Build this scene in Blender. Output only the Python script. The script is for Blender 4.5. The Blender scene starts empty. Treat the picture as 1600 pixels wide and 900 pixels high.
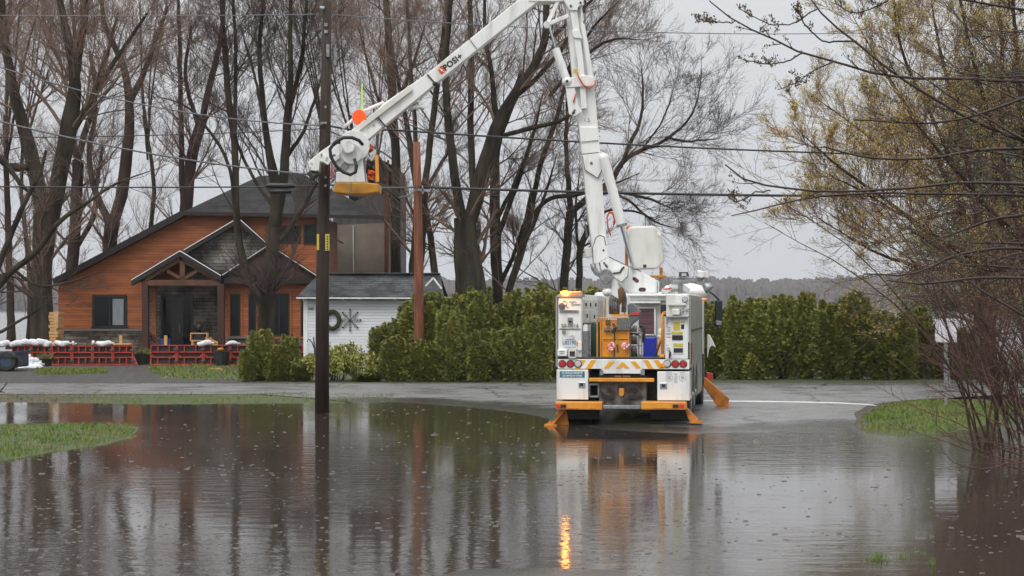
import bpy, math, random
import numpy as np
from mathutils import Vector, Matrix
R=math.radians
SC=bpy.context.scene; COL=SC.collection
# ---------------------------------------------------------------- camera
F=2900.0; YH=482.0; CH=2.25          # focal length in px of a 1600 px wide frame, horizon row, eye height
cd=bpy.data.cameras.new('camera'); cam=bpy.data.objects.new('camera',cd); COL.objects.link(cam)
cd.sensor_width=36; cd.lens=F/1600*36; cd.clip_start=.1; cd.clip_end=9000
cam.location=(0,0,CH); cam.rotation_euler=(R(90),0,0); cd.shift_y=(YH-450)/1600
SC.camera=cam
# ---------------------------------------------------------------- world, sun, exposure
w=bpy.data.worlds.new('World'); SC.world=w; w.use_nodes=True
nt=w.node_tree; nt.nodes.clear()
SUN_EL=R(52); SUN_ROT=R(200)
sky=nt.nodes.new('ShaderNodeTexSky'); sky.sky_type='NISHITA'; sky.sun_disc=False
sky.sun_elevation=SUN_EL; sky.sun_rotation=SUN_ROT; sky.air_density=1; sky.dust_density=4
hsv=nt.nodes.new('ShaderNodeHueSaturation'); hsv.inputs['Saturation'].default_value=.25
tc=nt.nodes.new('ShaderNodeTexCoord'); sx=nt.nodes.new('ShaderNodeSeparateXYZ')
rp=nt.nodes.new('ShaderNodeValToRGB')
cn=nt.nodes.new('ShaderNodeTexNoise'); cn.inputs['Scale'].default_value=2.2; cn.inputs['Detail'].default_value=4
cr=nt.nodes.new('ShaderNodeMapRange'); cr.inputs[1].default_value=.3; cr.inputs[2].default_value=.7; cr.inputs[3].default_value=.93; cr.inputs[4].default_value=1.07
e=rp.color_ramp.elements
SKYK=10.0   # cloud layer radiance in units of the background strength
e[0].position=0.0; e[0].color=(.58,.60,.64,1); e[1].position=.9; e[1].color=(1.5,1.5,1.5,1)
e2=e.new(.15); e2.color=(.66,.675,.70,1)
e3=e.new(.4); e3.color=(1.1,1.11,1.13,1)
sc_=nt.nodes.new('ShaderNodeVectorMath'); sc_.operation='SCALE'; sc_.inputs[3].default_value=SKYK
ms=nt.nodes.new('ShaderNodeVectorMath'); ms.operation='SCALE'
mx=nt.nodes.new('ShaderNodeMix'); mx.data_type='RGBA'; mx.inputs[0].default_value=.88
bg=nt.nodes.new('ShaderNodeBackground'); bg.inputs['Strength'].default_value=.115
wo=nt.nodes.new('ShaderNodeOutputWorld'); L=nt.links.new
L(sky.outputs[0],hsv.inputs['Color']); L(tc.outputs['Generated'],sx.inputs[0]); L(sx.outputs['Z'],rp.inputs[0])
L(tc.outputs['Generated'],cn.inputs['Vector']); L(cn.outputs[0],cr.inputs[0])
L(rp.outputs[0],sc_.inputs[0]); L(sc_.outputs[0],ms.inputs[0]); L(cr.outputs[0],ms.inputs[3])
L(hsv.outputs[0],mx.inputs[6]); L(ms.outputs[0],mx.inputs[7]); L(mx.outputs[2],bg.inputs[0]); L(bg.outputs[0],wo.inputs[0])
sl=bpy.data.lights.new('sun','SUN'); sl.energy=1.4; sl.angle=R(25); sl.color=(1,.985,.96)
so=bpy.data.objects.new('sun',sl); COL.objects.link(so)
so.rotation_euler=(R(38),0,R(-20))     # from behind the camera, a little to the left, high
SC.view_settings.view_transform='Standard'; SC.view_settings.look='None'
SC.view_settings.exposure=0.0; SC.view_settings.gamma=1; SC.view_settings.use_curve_mapping=False
SC.cycles.max_bounces=6; SC.cycles.transparent_max_bounces=6; SC.cycles.volume_bounces=0
SC.cycles.use_denoising=True
# ---------------------------------------------------------------- helpers
def P(px,py,d): return Vector(((px-800)*d/F, d, CH-(py-YH)*d/F))
def G(px,py,z=0.):                         # point of the ground seen at a pixel
    d=(CH-z)*F/(py-YH); return ((px-800)*d/F,d)
ORG={}
def nodes(m): return m.node_tree.nodes, m.node_tree.links.new
def M(name,c1,c2=None,scale=6,rough=.6,bump=0,bscale=None,metal=0,spec=.5,stretch=(1,1,1),lo=.35,hi=.65,detail=5,coat=0,wetn=0,emis=None,estr=0):
    m=bpy.data.materials.new(name); m.use_nodes=True; N,L=nodes(m)
    b=N['Principled BSDF']; b.inputs['Base Color'].default_value=(*c1,1); b.inputs['Roughness'].default_value=rough
    b.inputs['Metallic'].default_value=metal; b.inputs['Specular IOR Level'].default_value=spec; b.inputs['Coat Weight'].default_value=coat
    b.inputs['Coat Roughness'].default_value=.15
    if emis: b.inputs['Emission Color'].default_value=(*emis,1); b.inputs['Emission Strength'].default_value=estr
    if c2 or bump:
        t=N.new('ShaderNodeTexCoord'); mp=N.new('ShaderNodeMapping'); mp.inputs['Scale'].default_value=stretch; L(t.outputs['Object'],mp.inputs[0])
    if c2:
        n=N.new('ShaderNodeTexNoise'); n.inputs['Scale'].default_value=scale; n.inputs['Detail'].default_value=detail; L(mp.outputs[0],n.inputs['Vector'])
        r=N.new('ShaderNodeValToRGB'); r.color_ramp.elements[0].position=lo; r.color_ramp.elements[1].position=hi
        r.color_ramp.elements[0].color=(*c1,1); r.color_ramp.elements[1].color=(*c2,1)
        L(n.outputs[0],r.inputs[0]); L(r.outputs[0],b.inputs['Base Color'])
        if wetn:
            mr=N.new('ShaderNodeMapRange'); mr.inputs[1].default_value=.35; mr.inputs[2].default_value=.65; mr.inputs[3].default_value=rough-wetn; mr.inputs[4].default_value=rough+wetn
            n2=N.new('ShaderNodeTexNoise'); n2.inputs['Scale'].default_value=scale*.4; L(mp.outputs[0],n2.inputs['Vector']); L(n2.outputs[0],mr.inputs[0]); L(mr.outputs[0],b.inputs['Roughness'])
    if bump:
        n=N.new('ShaderNodeTexNoise'); n.inputs['Scale'].default_value=bscale or scale*3; n.inputs['Detail'].default_value=6; L(mp.outputs[0],n.inputs['Vector'])
        bm=N.new('ShaderNodeBump'); bm.inputs['Strength'].default_value=.8; bm.inputs['Distance'].default_value=bump
        L(n.outputs[0],bm.inputs['Height']); L(bm.outputs[0],b.inputs['Normal'])
    return m
def boards(name,c1,c2,pitch,groove=.012,rough=.55,axis='Z',gdark=.45,extra=None):
    """lapped boards: lap is height, groove a darker colour line, boards differ in tone"""
    m=bpy.data.materials.new(name); m.use_nodes=True; N,L=nodes(m); b=N['Principled BSDF']; b.inputs['Roughness'].default_value=rough
    g=N.new('ShaderNodeNewGeometry'); s=N.new('ShaderNodeSeparateXYZ'); L(g.outputs['Position'],s.inputs[0])
    def mth(op,a,bv=None):
        n=N.new('ShaderNodeMath'); n.operation=op
        if isinstance(a,(int,float)): n.inputs[0].default_value=a
        else: L(a,n.inputs[0])
        if bv is not None:
            if isinstance(bv,(int,float)): n.inputs[1].default_value=bv
            else: L(bv,n.inputs[1])
        return n.outputs[0]
    q=mth('DIVIDE',s.outputs[axis],pitch); fr=mth('FRACT',q); fl=mth('FLOOR',q)
    wn=N.new('ShaderNodeTexWhiteNoise'); wn.noise_dimensions='1D'; L(fl,wn.inputs['W'])
    n=N.new('ShaderNodeTexNoise'); mp=N.new('ShaderNodeMapping'); mp.inputs['Scale'].default_value=(.7,.7,2.6) if axis=='Z' else (9,1.2,1.2)
    L(g.outputs['Position'],mp.inputs[0]); L(mp.outputs[0],n.inputs['Vector']); n.inputs['Scale'].default_value=1.6; n.inputs['Detail'].default_value=6
    mixv=mth('ADD',mth('MULTIPLY',wn.outputs[0],.35),mth('SUBTRACT',mth('MULTIPLY',n.outputs[0],1.7),.45))
    r=N.new('ShaderNodeValToRGB'); r.color_ramp.elements[0].position=.25; r.color_ramp.elements[1].position=.85
    r.color_ramp.elements[0].color=(*c1,1); r.color_ramp.elements[1].color=(*c2,1); L(mixv,r.inputs[0])
    gr=mth('LESS_THAN',fr,groove/pitch*1.6)
    mx=N.new('ShaderNodeMix'); mx.data_type='RGBA'; L(gr,mx.inputs[0]); L(r.outputs[0],mx.inputs[6]); mx.inputs[7].default_value=(*[x*gdark for x in c1],1)
    L(mx.outputs[2],b.inputs['Base Color'])
    bp=N.new('ShaderNodeBump'); bp.inputs['Distance'].default_value=.012; bp.inputs['Strength'].default_value=.9
    L(mth('SUBTRACT',1.0,fr),bp.inputs['Height']); L(bp.outputs[0],b.inputs['Normal'])
    return m
def stone(name,c1,c2,c3,bw=.42,bh=.12,rough=.7):
    m=bpy.data.materials.new(name); m.use_nodes=True; N,L=nodes(m); b=N['Principled BSDF']; b.inputs['Roughness'].default_value=rough; b.inputs['Specular IOR Level'].default_value=.15
    g=N.new('ShaderNodeNewGeometry'); s=N.new('ShaderNodeSeparateXYZ'); c=N.new('ShaderNodeCombineXYZ'); L(g.outputs['Position'],s.inputs[0])
    L(s.outputs['X'],c.inputs['X']); L(s.outputs['Z'],c.inputs['Y'])
    k=N.new('ShaderNodeTexBrick'); L(c.outputs[0],k.inputs['Vector']); k.inputs['Scale'].default_value=1
    k.inputs['Color1'].default_value=(*c1,1); k.inputs['Color2'].default_value=(*c2,1); k.inputs['Mortar'].default_value=(*c3,1)
    k.inputs['Mortar Size'].default_value=.012; k.inputs['Mortar Smooth'].default_value=.5; k.inputs['Brick Width'].default_value=bw; k.inputs['Row Height'].default_value=bh; k.squash=1.4; k.squash_frequency=3
    n=N.new('ShaderNodeTexNoise'); n.inputs['Scale'].default_value=1.7; n.inputs['Detail'].default_value=7; L(g.outputs['Position'],n.inputs['Vector'])
    mr=N.new('ShaderNodeMapRange'); mr.inputs[1].default_value=.35; mr.inputs[2].default_value=.7; mr.inputs[3].default_value=.45; mr.inputs[4].default_value=1.9; L(n.outputs[0],mr.inputs[0])
    v=N.new('ShaderNodeVectorMath'); v.operation='SCALE'; L(k.outputs[0],v.inputs[0]); L(mr.outputs[0],v.inputs[3]); L(v.outputs[0],b.inputs['Base Color'])
    bp=N.new('ShaderNodeBump'); bp.inputs['Distance'].default_value=.03; bp.invert=True; L(k.outputs['Fac'],bp.inputs['Height']); L(bp.outputs[0],b.inputs['Normal'])
    return m
def link(name,me,mat,parent=None,loc=None):
    o=bpy.data.objects.new(name,me); COL.objects.link(o)
    if mat and not me.materials: me.materials.append(mat)
    if parent is not None: o.parent=parent; ORG[o.name]=ORG[parent.name]
    elif loc is not None: o.location=loc; ORG[o.name]=Vector(loc)
    else: ORG[o.name]=Vector((0,0,0))
    return o
def tag(o,label=None,cat=None,group=None,kind=None):
    if label: o['label']=label
    if cat: o['category']=cat
    if group: o['group']=group
    if kind: o['kind']=kind
    return o
def empty(name,loc,label=None,cat=None,group=None):
    o=bpy.data.objects.new(name,None); COL.objects.link(o); o.location=loc; ORG[o.name]=Vector(loc); o.empty_display_size=.2
    return tag(o,label,cat,group)
class MB:
    def __init__(s): s.v=[]; s.f=[]
    def add(s,vs,fs):
        k=len(s.v); s.v+= [Vector(v) for v in vs]; s.f+=[tuple(i+k for i in f) for f in fs]; return s
    def box(s,x0,x1,y0,y1,z0,z1,T=None):
        vs=[Vector((x,y,z)) for x in (x0,x1) for y in (y0,y1) for z in (z0,z1)]
        if T: vs=[T(*v) for v in vs]
        return s.add(vs,[(0,1,3,2),(4,6,7,5),(0,4,5,1),(2,3,7,6),(0,2,6,4),(1,5,7,3)])
    def obox(s,c,ax,ay,az,hx,hy,hz):
        ax,ay,az=[Vector(a).normalized() for a in (ax,ay,az)]; c=Vector(c)
        vs=[c+ax*(i*hx)+ay*(j*hy)+az*(k*hz) for i in (-1,1) for j in (-1,1) for k in (-1,1)]
        return s.add(vs,[(0,1,3,2),(4,6,7,5),(0,4,5,1),(2,3,7,6),(0,2,6,4),(1,5,7,3)])
    def beam(s,p0,p1,wd,ht,up=(0,0,1)):
        p0,p1=Vector(p0),Vector(p1); d=p1-p0; up=Vector(up); sx=d.cross(up)
        if sx.length<1e-5: sx=d.cross(Vector((0,1,0)))
        u2=sx.cross(d); return s.obox((p0+p1)/2,d,sx,u2,d.length/2,wd/2,ht/2)
    def prism(s,front,vec):
        vec=Vector(vec); n=len(front); a=[Vector(p) for p in front]; b=[p+vec for p in a]
        return s.add(a+b,[tuple(range(n)),tuple(range(2*n-1,n-1,-1))]+[(i,i+n,(i+1)%n+n,(i+1)%n) for i in range(n)])
    def tube(s,pts,r,n=8,cap=True):
        pts=[Vector(p) for p in pts]; m=len(pts); rr=r if isinstance(r,(list,tuple)) else [r]*m; k=len(s.v)
        ref=None
        for i,p in enumerate(pts):
            t=(pts[min(i+1,m-1)]-pts[max(i-1,0)]).normalized()
            if ref is None: ref=t.orthogonal().normalized()
            a=(ref-t*ref.dot(t)); a=a.normalized() if a.length>1e-4 else t.orthogonal().normalized(); ref=a; b=t.cross(a)
            for j in range(n):
                q=2*math.pi*j/n; s.v.append(p+(a*math.cos(q)+b*math.sin(q))*rr[i])
        for i in range(m-1):
            for j in range(n): s.f.append((k+i*n+j,k+i*n+(j+1)%n,k+(i+1)*n+(j+1)%n,k+(i+1)*n+j))
        if cap: s.f.append(tuple(k+j for j in range(n-1,-1,-1))); s.f.append(tuple(k+(m-1)*n+j for j in range(n)))
        return s
    def cyl(s,p0,p1,r0,r1=None,n=16): return s.tube([p0,p1],[r0,r1 if r1 is not None else r0],n)
    def ell(s,c,rx,ry,rz,nu=12,nv=8,jit=0,seed=0,T=None):
        rn=random.Random(seed); k=len(s.v); c=Vector(c); vs=[]
        for i in range(nv+1):
            th=math.pi*i/nv
            for j in range(nu):
                ph=2*math.pi*j/nu; q=1+jit*(rn.random()-.5)
                vs.append(c+Vector((rx*math.sin(th)*math.cos(ph)*q,ry*math.sin(th)*math.sin(ph)*q,rz*math.cos(th)*q)))
        if T: vs=[T(*v) for v in vs]
        s.v+=vs
        for i in range(nv):
            for j in range(nu): s.f.append((k+i*nu+j,k+(i+1)*nu+j,k+(i+1)*nu+(j+1)%nu,k+i*nu+(j+1)%nu))
        return s
    def build(s,name,mat,parent=None,smooth=False,bevel=0,loc=None):
        o0=ORG[parent.name] if parent is not None else (Vector(loc) if loc is not None else Vector((0,0,0)))
        me=bpy.data.meshes.new(name); me.from_pydata([tuple(v-o0) for v in s.v],[],s.f); me.update()
        if smooth: me.polygons.foreach_set('use_smooth',[True]*len(me.polygons))
        o=link(name,me,mat,parent,loc)
        import bmesh
        bm=bmesh.new(); bm.from_mesh(me); bmesh.ops.recalc_face_normals(bm,faces=bm.faces); bm.to_mesh(me); bm.free()
        if bevel:
            md=o.modifiers.new('bevel','BEVEL'); md.width=bevel; md.segments=2; md.limit_method='ANGLE'
        return o
def pxprism(mb,pts,d,th):                     # outline at distance d, th metres thick towards the back
    return mb.prism([P(x,y,d) for x,y in pts],(0,th,0))
def npmesh(name,V,Fq,mat,parent=None,loc=None,smooth=False,attr=None,tri=False):
    V=np.asarray(V,dtype=np.float32); Fq=np.asarray(Fq,dtype=np.int32); k=3 if tri else 4
    o0=np.array(ORG[parent.name] if parent is not None else (loc if loc is not None else (0,0,0)),dtype=np.float32)
    me=bpy.data.meshes.new(name); me.vertices.add(len(V)); me.vertices.foreach_set('co',(V-o0).ravel())
    nf=len(Fq); me.loops.add(nf*k); me.loops.foreach_set('vertex_index',Fq.ravel()); me.polygons.add(nf)
    me.polygons.foreach_set('loop_start',np.arange(0,nf*k,k,dtype=np.int32))
    if smooth: me.polygons.foreach_set('use_smooth',np.ones(nf,dtype=bool))
    if attr:
        for an,av in attr.items():
            a=me.attributes.new(an,'FLOAT','POINT'); a.data.foreach_set('value',np.asarray(av,dtype=np.float32))
    me.update(calc_edges=True); me.validate()
    return link(name,me,mat,parent,loc)
def copy_tree(o,parent=None):
    c=o.copy(); COL.objects.link(c); c.parent=parent; ORG[c.name]=ORG[o.name].copy()
    for ch in list(o.children): copy_tree(ch,c)
    return c
TEXTS=[]
def text(body,size,place,parent,mat,name,thick=.004,bold=0,spacing=1.0,align='CENTER'):
    """letters as a mesh; place(x,y,z) maps the flat text plane into the world"""
    cu=bpy.data.curves.new('letters','FONT'); cu.body=body; cu.size=size; cu.extrude=thick/2; cu.offset=bold; cu.align_x=align; cu.align_y='CENTER'; cu.space_character=spacing; cu.resolution_u=3
    ob=bpy.data.objects.new('letters',cu); COL.objects.link(ob); bpy.context.view_layer.update()
    me=bpy.data.meshes.new_from_object(ob.evaluated_get(bpy.context.evaluated_depsgraph_get())); bpy.data.objects.remove(ob)
    o0=ORG[parent.name]
    for v in me.vertices: v.co=place(*v.co)-o0
    me.materials.clear(); return link(name,me,mat,parent)
USE_HAZE=1
# ---------------------------------------------------------------- materials
WHITE=M('white_paint',(.76,.77,.75),(.44,.43,.38),scale=2.2,rough=.35,coat=.3,wetn=.1,stretch=(2.5,2.5,.5),lo=.5,hi=.85,detail=9)
WHITE2=M('dirty_white_paint',(.66,.66,.62),(.40,.39,.35),scale=3.0,rough=.45,stretch=(1,1,.4),lo=.42,hi=.8,wetn=.1)
BODYGREY=M('grey_aluminium_panel',(.36,.37,.35),(.22,.21,.15),scale=2.0,rough=.35,metal=.3,stretch=(3,3,.3),lo=.4,hi=.7)
STEEL=M('galvanised_steel',(.34,.35,.36),(.2,.2,.2),scale=9,rough=.42,metal=.6)
CHROME=M('chrome_rod',(.5,.52,.54),rough=.18,metal=1)
ORANGE=M('safety_orange_steel',(.76,.31,.02),(.50,.17,.014),scale=4,rough=.45,lo=.4,hi=.75,coat=.2)
ORANGED=M('worn_orange_steel',(.58,.20,.02),(.20,.075,.02),scale=5,rough=.55,lo=.4,hi=.7)
YEL=M('yellow_plastic',(.50,.23,.010),(.30,.12,.010),scale=3,rough=.5)
YELTAPE=M('yellow_reflective_stripe',(.78,.36,.02),rough=.4)
BLACK=M('black_rubber',(.012,.012,.012),rough=.55)
DARK=M('dark_grimy_steel',(.03,.03,.03),(.06,.05,.045),scale=6,rough=.6)
GRIME=M('muddy_grey_steel',(.16,.155,.15),(.05,.035,.025),scale=5,rough=.6,metal=.2,lo=.38,hi=.62)
RED=M('red_lens',(.42,.012,.015),rough=.2,coat=.6)
LENSW=M('clear_lens',(.6,.6,.62),(.4,.4,.42),scale=30,rough=.25,coat=.5)
REDP=M('red_sign',(.6,.05,.04),rough=.5)
BLUE=M('blue_plastic_bin',(.018,.035,.42),rough=.45)
GREENB=M('green_plastic_bin',(.01,.075,.045),rough=.5)
GLASSD=M('dark_window_glass',(.008,.010,.011),rough=.05,spec=.3)
MAROON=M('reddish_cab_glass',(.10,.045,.05),(.16,.10,.11),scale=4,rough=.12,stretch=(.3,.3,8))
PLATEY=M('yellow_notice',(.52,.44,.06),rough=.5); PLATEB=M('black_notice',(.02,.02,.02),rough=.5)
STICK=M('blue_green_sticker',(.03,.17,.24),rough=.4); INK=M('black_letters',(.02,.02,.025),rough=.5); INKB=M('dark_blue_letters',(.05,.09,.16),rough=.5); INKW=M('white_letters',(.8,.82,.82),rough=.5)
LAMPON=M('lit_amber_beacon',(.9,.35,.03),rough=.3,emis=(1,.22,.02),estr=15)
AMBER=M('amber_lens',(.75,.26,.02),rough=.25,coat=.6)
LOGOR=M('red_orange_emblem',(.62,.07,.02),rough=.4); ORG_FL=M('fluorescent_orange_plastic',(.95,.11,.008),rough=.5); LIME=M('lime_fibreglass',(.5,.85,.12),rough=.4)
ROPE=M('brown_rope',(.17,.10,.05),(.10,.06,.03),scale=30,rough=.9,bump=.01); ROPEO=M('orange_rope',(.7,.12,.02),rough=.7)
CEDARW=boards('orange_cedar_boards',(.24,.060,.015),(.42,.12,.023),.115,.008,gdark=.6)
TIMBER=M('dark_red_timber',(.065,.022,.012),(.035,.014,.01),scale=3,rough=.6,stretch=(1,1,8))
TIMBERL=M('brown_timber',(.14,.055,.025),(.07,.03,.015),scale=4,rough=.6)
SHINGLE=stone('charcoal_shingles',(.024,.023,.024),(.015,.014,.015),(.008,.008,.008),.3,.1,.55)
FASCIA=M('dark_brown_fascia',(.018,.013,.011),rough=.5); DRIP=M('white_drip_edge',(.85,.86,.87),rough=.4)
STONEB=stone('stone_veneer_base',(.22,.18,.145),(.10,.08,.065),(.05,.042,.035),.5,.13)
STONEP=stone('grey_stone_porch',(.19,.17,.15),(.12,.11,.10),(.045,.042,.04),.55,.15)
SILL=M('stone_sill',(.15,.15,.14),rough=.6); WFRAME=M('dark_window_frame',(.02,.02,.022),rough=.4)
CURT=M('pale_curtain',(.32,.36,.38),(.22,.25,.27),scale=3,rough=.8,stretch=(8,1,.4))
SHEDW=boards('white_lap_siding',(.66,.67,.70),(.58,.59,.62),.105,.006,gdark=.6,rough=.5)
SHEDR=stone('grey_asphalt_shingle',(.05,.052,.057),(.034,.035,.039),(.02,.02,.022),.3,.07,.5)
BEIGE=M('beige_render',(.24,.20,.16),(.18,.15,.12),scale=1.2,rough=.75); GREYW=M('weathered_grey_wall',(.09,.08,.078),(.055,.045,.042),scale=1.0,rough=.75,stretch=(3,3,.6))
REDPOST=M('red_brown_paint',(.15,.035,.02),(.09,.025,.018),scale=5,rough=.7)
FORM=M('red_formwork_steel',(.5,.045,.02),(.30,.03,.018),scale=4,rough=.5); FORMB=M('wet_plywood_face',(.05,.032,.026),(.025,.018,.015),scale=3,rough=.5)
BAG=M('white_sandbag',(.78,.79,.82),(.6,.61,.64),scale=7,rough=.7,bump=.06,bscale=9)
LUMBER=M('fresh_lumber',(.62,.36,.14),(.5,.27,.1),scale=4,rough=.6,stretch=(1,1,6))
TRBLUE=M('blue_trailer_paint',(.035,.07,.13),(.02,.04,.075),scale=3,rough=.4)
POLEW=M('dark_treated_pole',(.014,.008,.006),(.042,.024,.015),scale=4,rough=.75,stretch=(6,6,.5),bump=.01,bscale=20)
POLER=M('orange_brown_pole',(.24,.075,.03),(.09,.032,.018),scale=3,rough=.7,stretch=(6,6,.5),bump=.01,bscale=18)
CABLE=M('black_cable',(.015,.017,.02),rough=.4); WIRE=M('aluminium_wire',(.16,.165,.18),rough=.4,metal=.5)
BARK=M('mossy_grey_bark',(.020,.015,.012),(.066,.054,.037),scale=2.6,rough=.9,bump=.06,bscale=9,stretch=(1,1,.22),lo=.36,hi=.68,spec=.2)
BARKR=M('red_brown_bark',(.058,.036,.027),(.020,.014,.012),scale=2.6,rough=.9,bump=.05,bscale=9,stretch=(1,1,.22),spec=.2)
TWIG=M('reddish_twig_bark',(.21,.13,.095),(.13,.09,.07),scale=.6,rough=.85)
TWIGD=M('dark_twig_bark',(.05,.034,.028),(.08,.05,.04),scale=.6,rough=.85)
TWIGR=M('red_osier_bark',(.11,.045,.030),(.055,.028,.021),scale=2,rough=.7)
CANE=M('dark_wet_branch',(.026,.014,.011),(.04,.022,.015),scale=4,rough=.6)
def leafmat(name,c1,c2,c3,sc=.9):
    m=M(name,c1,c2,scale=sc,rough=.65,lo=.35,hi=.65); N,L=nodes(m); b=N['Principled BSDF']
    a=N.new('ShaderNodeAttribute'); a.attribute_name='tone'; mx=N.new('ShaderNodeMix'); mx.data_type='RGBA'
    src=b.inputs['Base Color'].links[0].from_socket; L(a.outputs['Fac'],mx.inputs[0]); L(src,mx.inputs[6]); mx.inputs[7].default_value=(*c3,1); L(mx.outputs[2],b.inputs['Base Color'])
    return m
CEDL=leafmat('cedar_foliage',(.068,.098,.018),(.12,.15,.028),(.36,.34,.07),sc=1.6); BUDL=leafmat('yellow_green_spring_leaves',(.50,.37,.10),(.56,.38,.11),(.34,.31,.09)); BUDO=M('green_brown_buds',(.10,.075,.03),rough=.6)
PINEL=leafmat('pale_conifer_needles',(.065,.10,.04),(.09,.125,.05),(.15,.17,.075)); GRASSM=leafmat('wet_grass',(.07,.16,.012),(.12,.20,.018),(.19,.16,.04),sc=1.5)
TWIGB=M('warm_brown_twig_bark',(.15,.075,.045),(.09,.045,.032),scale=.8,rough=.8)
# ---------------------------------------------------------------- ground, road, water
def poly(pts): return np.array([G(x,y) for x,y in pts])
WATER=poly([(-900,600),(-300,629),(0,628.5),(140,630),(240,632),(500,630),(620,628),(740,636),(850,650),(880,662),(940,670),(1000,674),(1080,677),(1200,674),(1330,667),(1345,676),(1400,679),(1480,678),(1530,664),(1600,652),(2100,640),(9000,2600),(2500,2400),(-1500,2400),(-6000,1500)])
ISL=poly([(-900,669),(-300,668),(100,666),(200,665),(216,669),(214,683),(150,696),(60,709),(0,720),(-300,760),(-900,800)])
SPIT=poly([(640,930),(700,899),(740,890),(850,888.5),(965,893),(1010,930)])
WEDGE=poly([(-900,616),(0,618.5),(140,619),(500,619),(620,621),(620,628),(500,631),(240,633),(140,631),(0,628),(-900,626)])
RPATCH=poly([(1342,675),(1350,655),(1368,641),(1400,633),(1450,630),(1530,633),(1700,640),(2100,640),(2100,646),(1600,655),(1530,668),(1480,678),(1400,681)])
LAWN=[poly([(225,574),(370,572),(375,598),(250,594)]),poly([(55,579),(165,578),(168,586),(60,588)])]
SIDE=np.array([(-3.0,8),(-2.6,20),(-2.4,36),(-3.6,44),(-6.5,47.4),(-6.5,48),(13,48),(13,45.6),(9.6,44.6),(8.2,42.5),(7.2,39),(6.5,35),(6.2,30),(6.0,20),(5.8,8)],dtype=float)
def sdist(X,Y,pg):                                     # signed distance, inside positive
    d=np.full(X.shape,1e9); ins=np.zeros(X.shape,bool); n=len(pg)
    for i in range(n):
        ax,ay=pg[i]; bx,by=pg[(i+1)%n]; ex,ey=bx-ax,by-ay
        t=np.clip(((X-ax)*ex+(Y-ay)*ey)/(ex*ex+ey*ey+1e-12),0,1)
        d=np.minimum(d,np.hypot(X-ax-t*ex,Y-ay-t*ey))
        c=((ay>Y)!=(by>Y))&(X<(bx-ax)*(Y-ay)/(by-ay+1e-12)+ax); ins^=c
    return np.where(ins,d,-d)
def wob(X,Y,s=1.,seed=0):
    a=np.zeros(X.shape); rn=np.random.RandomState(seed)
    for k in range(7):
        f=s*(1.0+k*.9); th=rn.rand()*6.28; a+=np.sin((X*np.cos(th)+Y*np.sin(th))*f+rn.rand()*6.28)/(1+k*.7)
    return a/3
def FARROAD(X): return 54.3+.0*X
def NEARROAD(X): return np.full(np.shape(X),47.7)
def gz(X,Y):
    X=np.asarray(X,float); Y=np.asarray(Y,float)
    s=sdist(X,Y,WATER)+.10*wob(X,Y,1.7,1)
    z=np.where(s>0,-.30*(1-np.exp(-np.maximum(s,0)/3.0)),.05*(1-np.exp(-np.maximum(-s,0)/1.2)))
    i=sdist(X,Y,ISL)+.12*wob(X,Y,2.5,2); zi=np.where(i>0,.10*(1-np.exp(-np.maximum(i,0)/.7)),i*.12); z=np.maximum(z,zi)
    p=sdist(X,Y,SPIT)+.06*wob(X,Y,3,3); zp=np.where(p>0,.03*(1-np.exp(-np.maximum(p,0)/.4)),p*.1); z=np.maximum(z,zp)
    q=sdist(X,Y,RPATCH); z=z+np.where(q>0,.06*(1-np.exp(-np.maximum(q,0)/.6)),0)
    z=z-np.clip((Y-96)/12,0,1)*1.3
    return z
def roadin(X,Y):
    a=np.minimum(FARROAD(X)-Y,Y-NEARROAD(X)); b=sdist(X,Y,SIDE); return np.maximum(a,b)
xs=np.concatenate([[-3000,-800,-300,-150,-80,-50,-38],np.arange(-30,30.01,.22),[38,50,80,150,300,800,3000]])
ys=np.concatenate([[-600,-200,-60,-20,0,6,10],np.arange(13,62,.22),np.arange(62,112,.8),[125,200,600,1500,2500,5000]])
XX,YY=np.meshgrid(xs,ys); ZZ=gz(XX,YY)
t=np.clip(roadin(XX,YY)/.5,0,1); ZZ-= .07*t*t*(3-2*t)
gm=np.clip(.8+sdist(XX,YY,ISL)*3+wob(XX,YY,4,5)*.4,0,1)
gm=np.maximum(gm,np.clip(.5+sdist(XX,YY,RPATCH)*2.5,0,1)); gm=np.maximum(gm,np.clip(.4+sdist(XX,YY,WEDGE)*2.5,0,1)*np.clip(.3+(XX+11)*.25,0,1)*np.clip((-3-XX)*.6,0,1))
for lw in LAWN: gm=np.maximum(gm,.52*np.clip(.5+sdist(XX,YY,lw)*.9,0,1))
gm=np.maximum(gm,np.clip((YY-54.6)*1.5,0,1)*np.clip((XX+8)*.5,0,1)*.6)
far=np.clip((YY-84)/6,0,1); gm=np.maximum(gm,far*.5)
nx,ny=len(xs),len(ys); idx=np.arange(nx*ny).reshape(ny,nx)
FQ=np.stack([idx[:-1,:-1],idx[:-1,1:],idx[1:,1:],idx[1:,:-1]],-1).reshape(-1,4)
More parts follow.
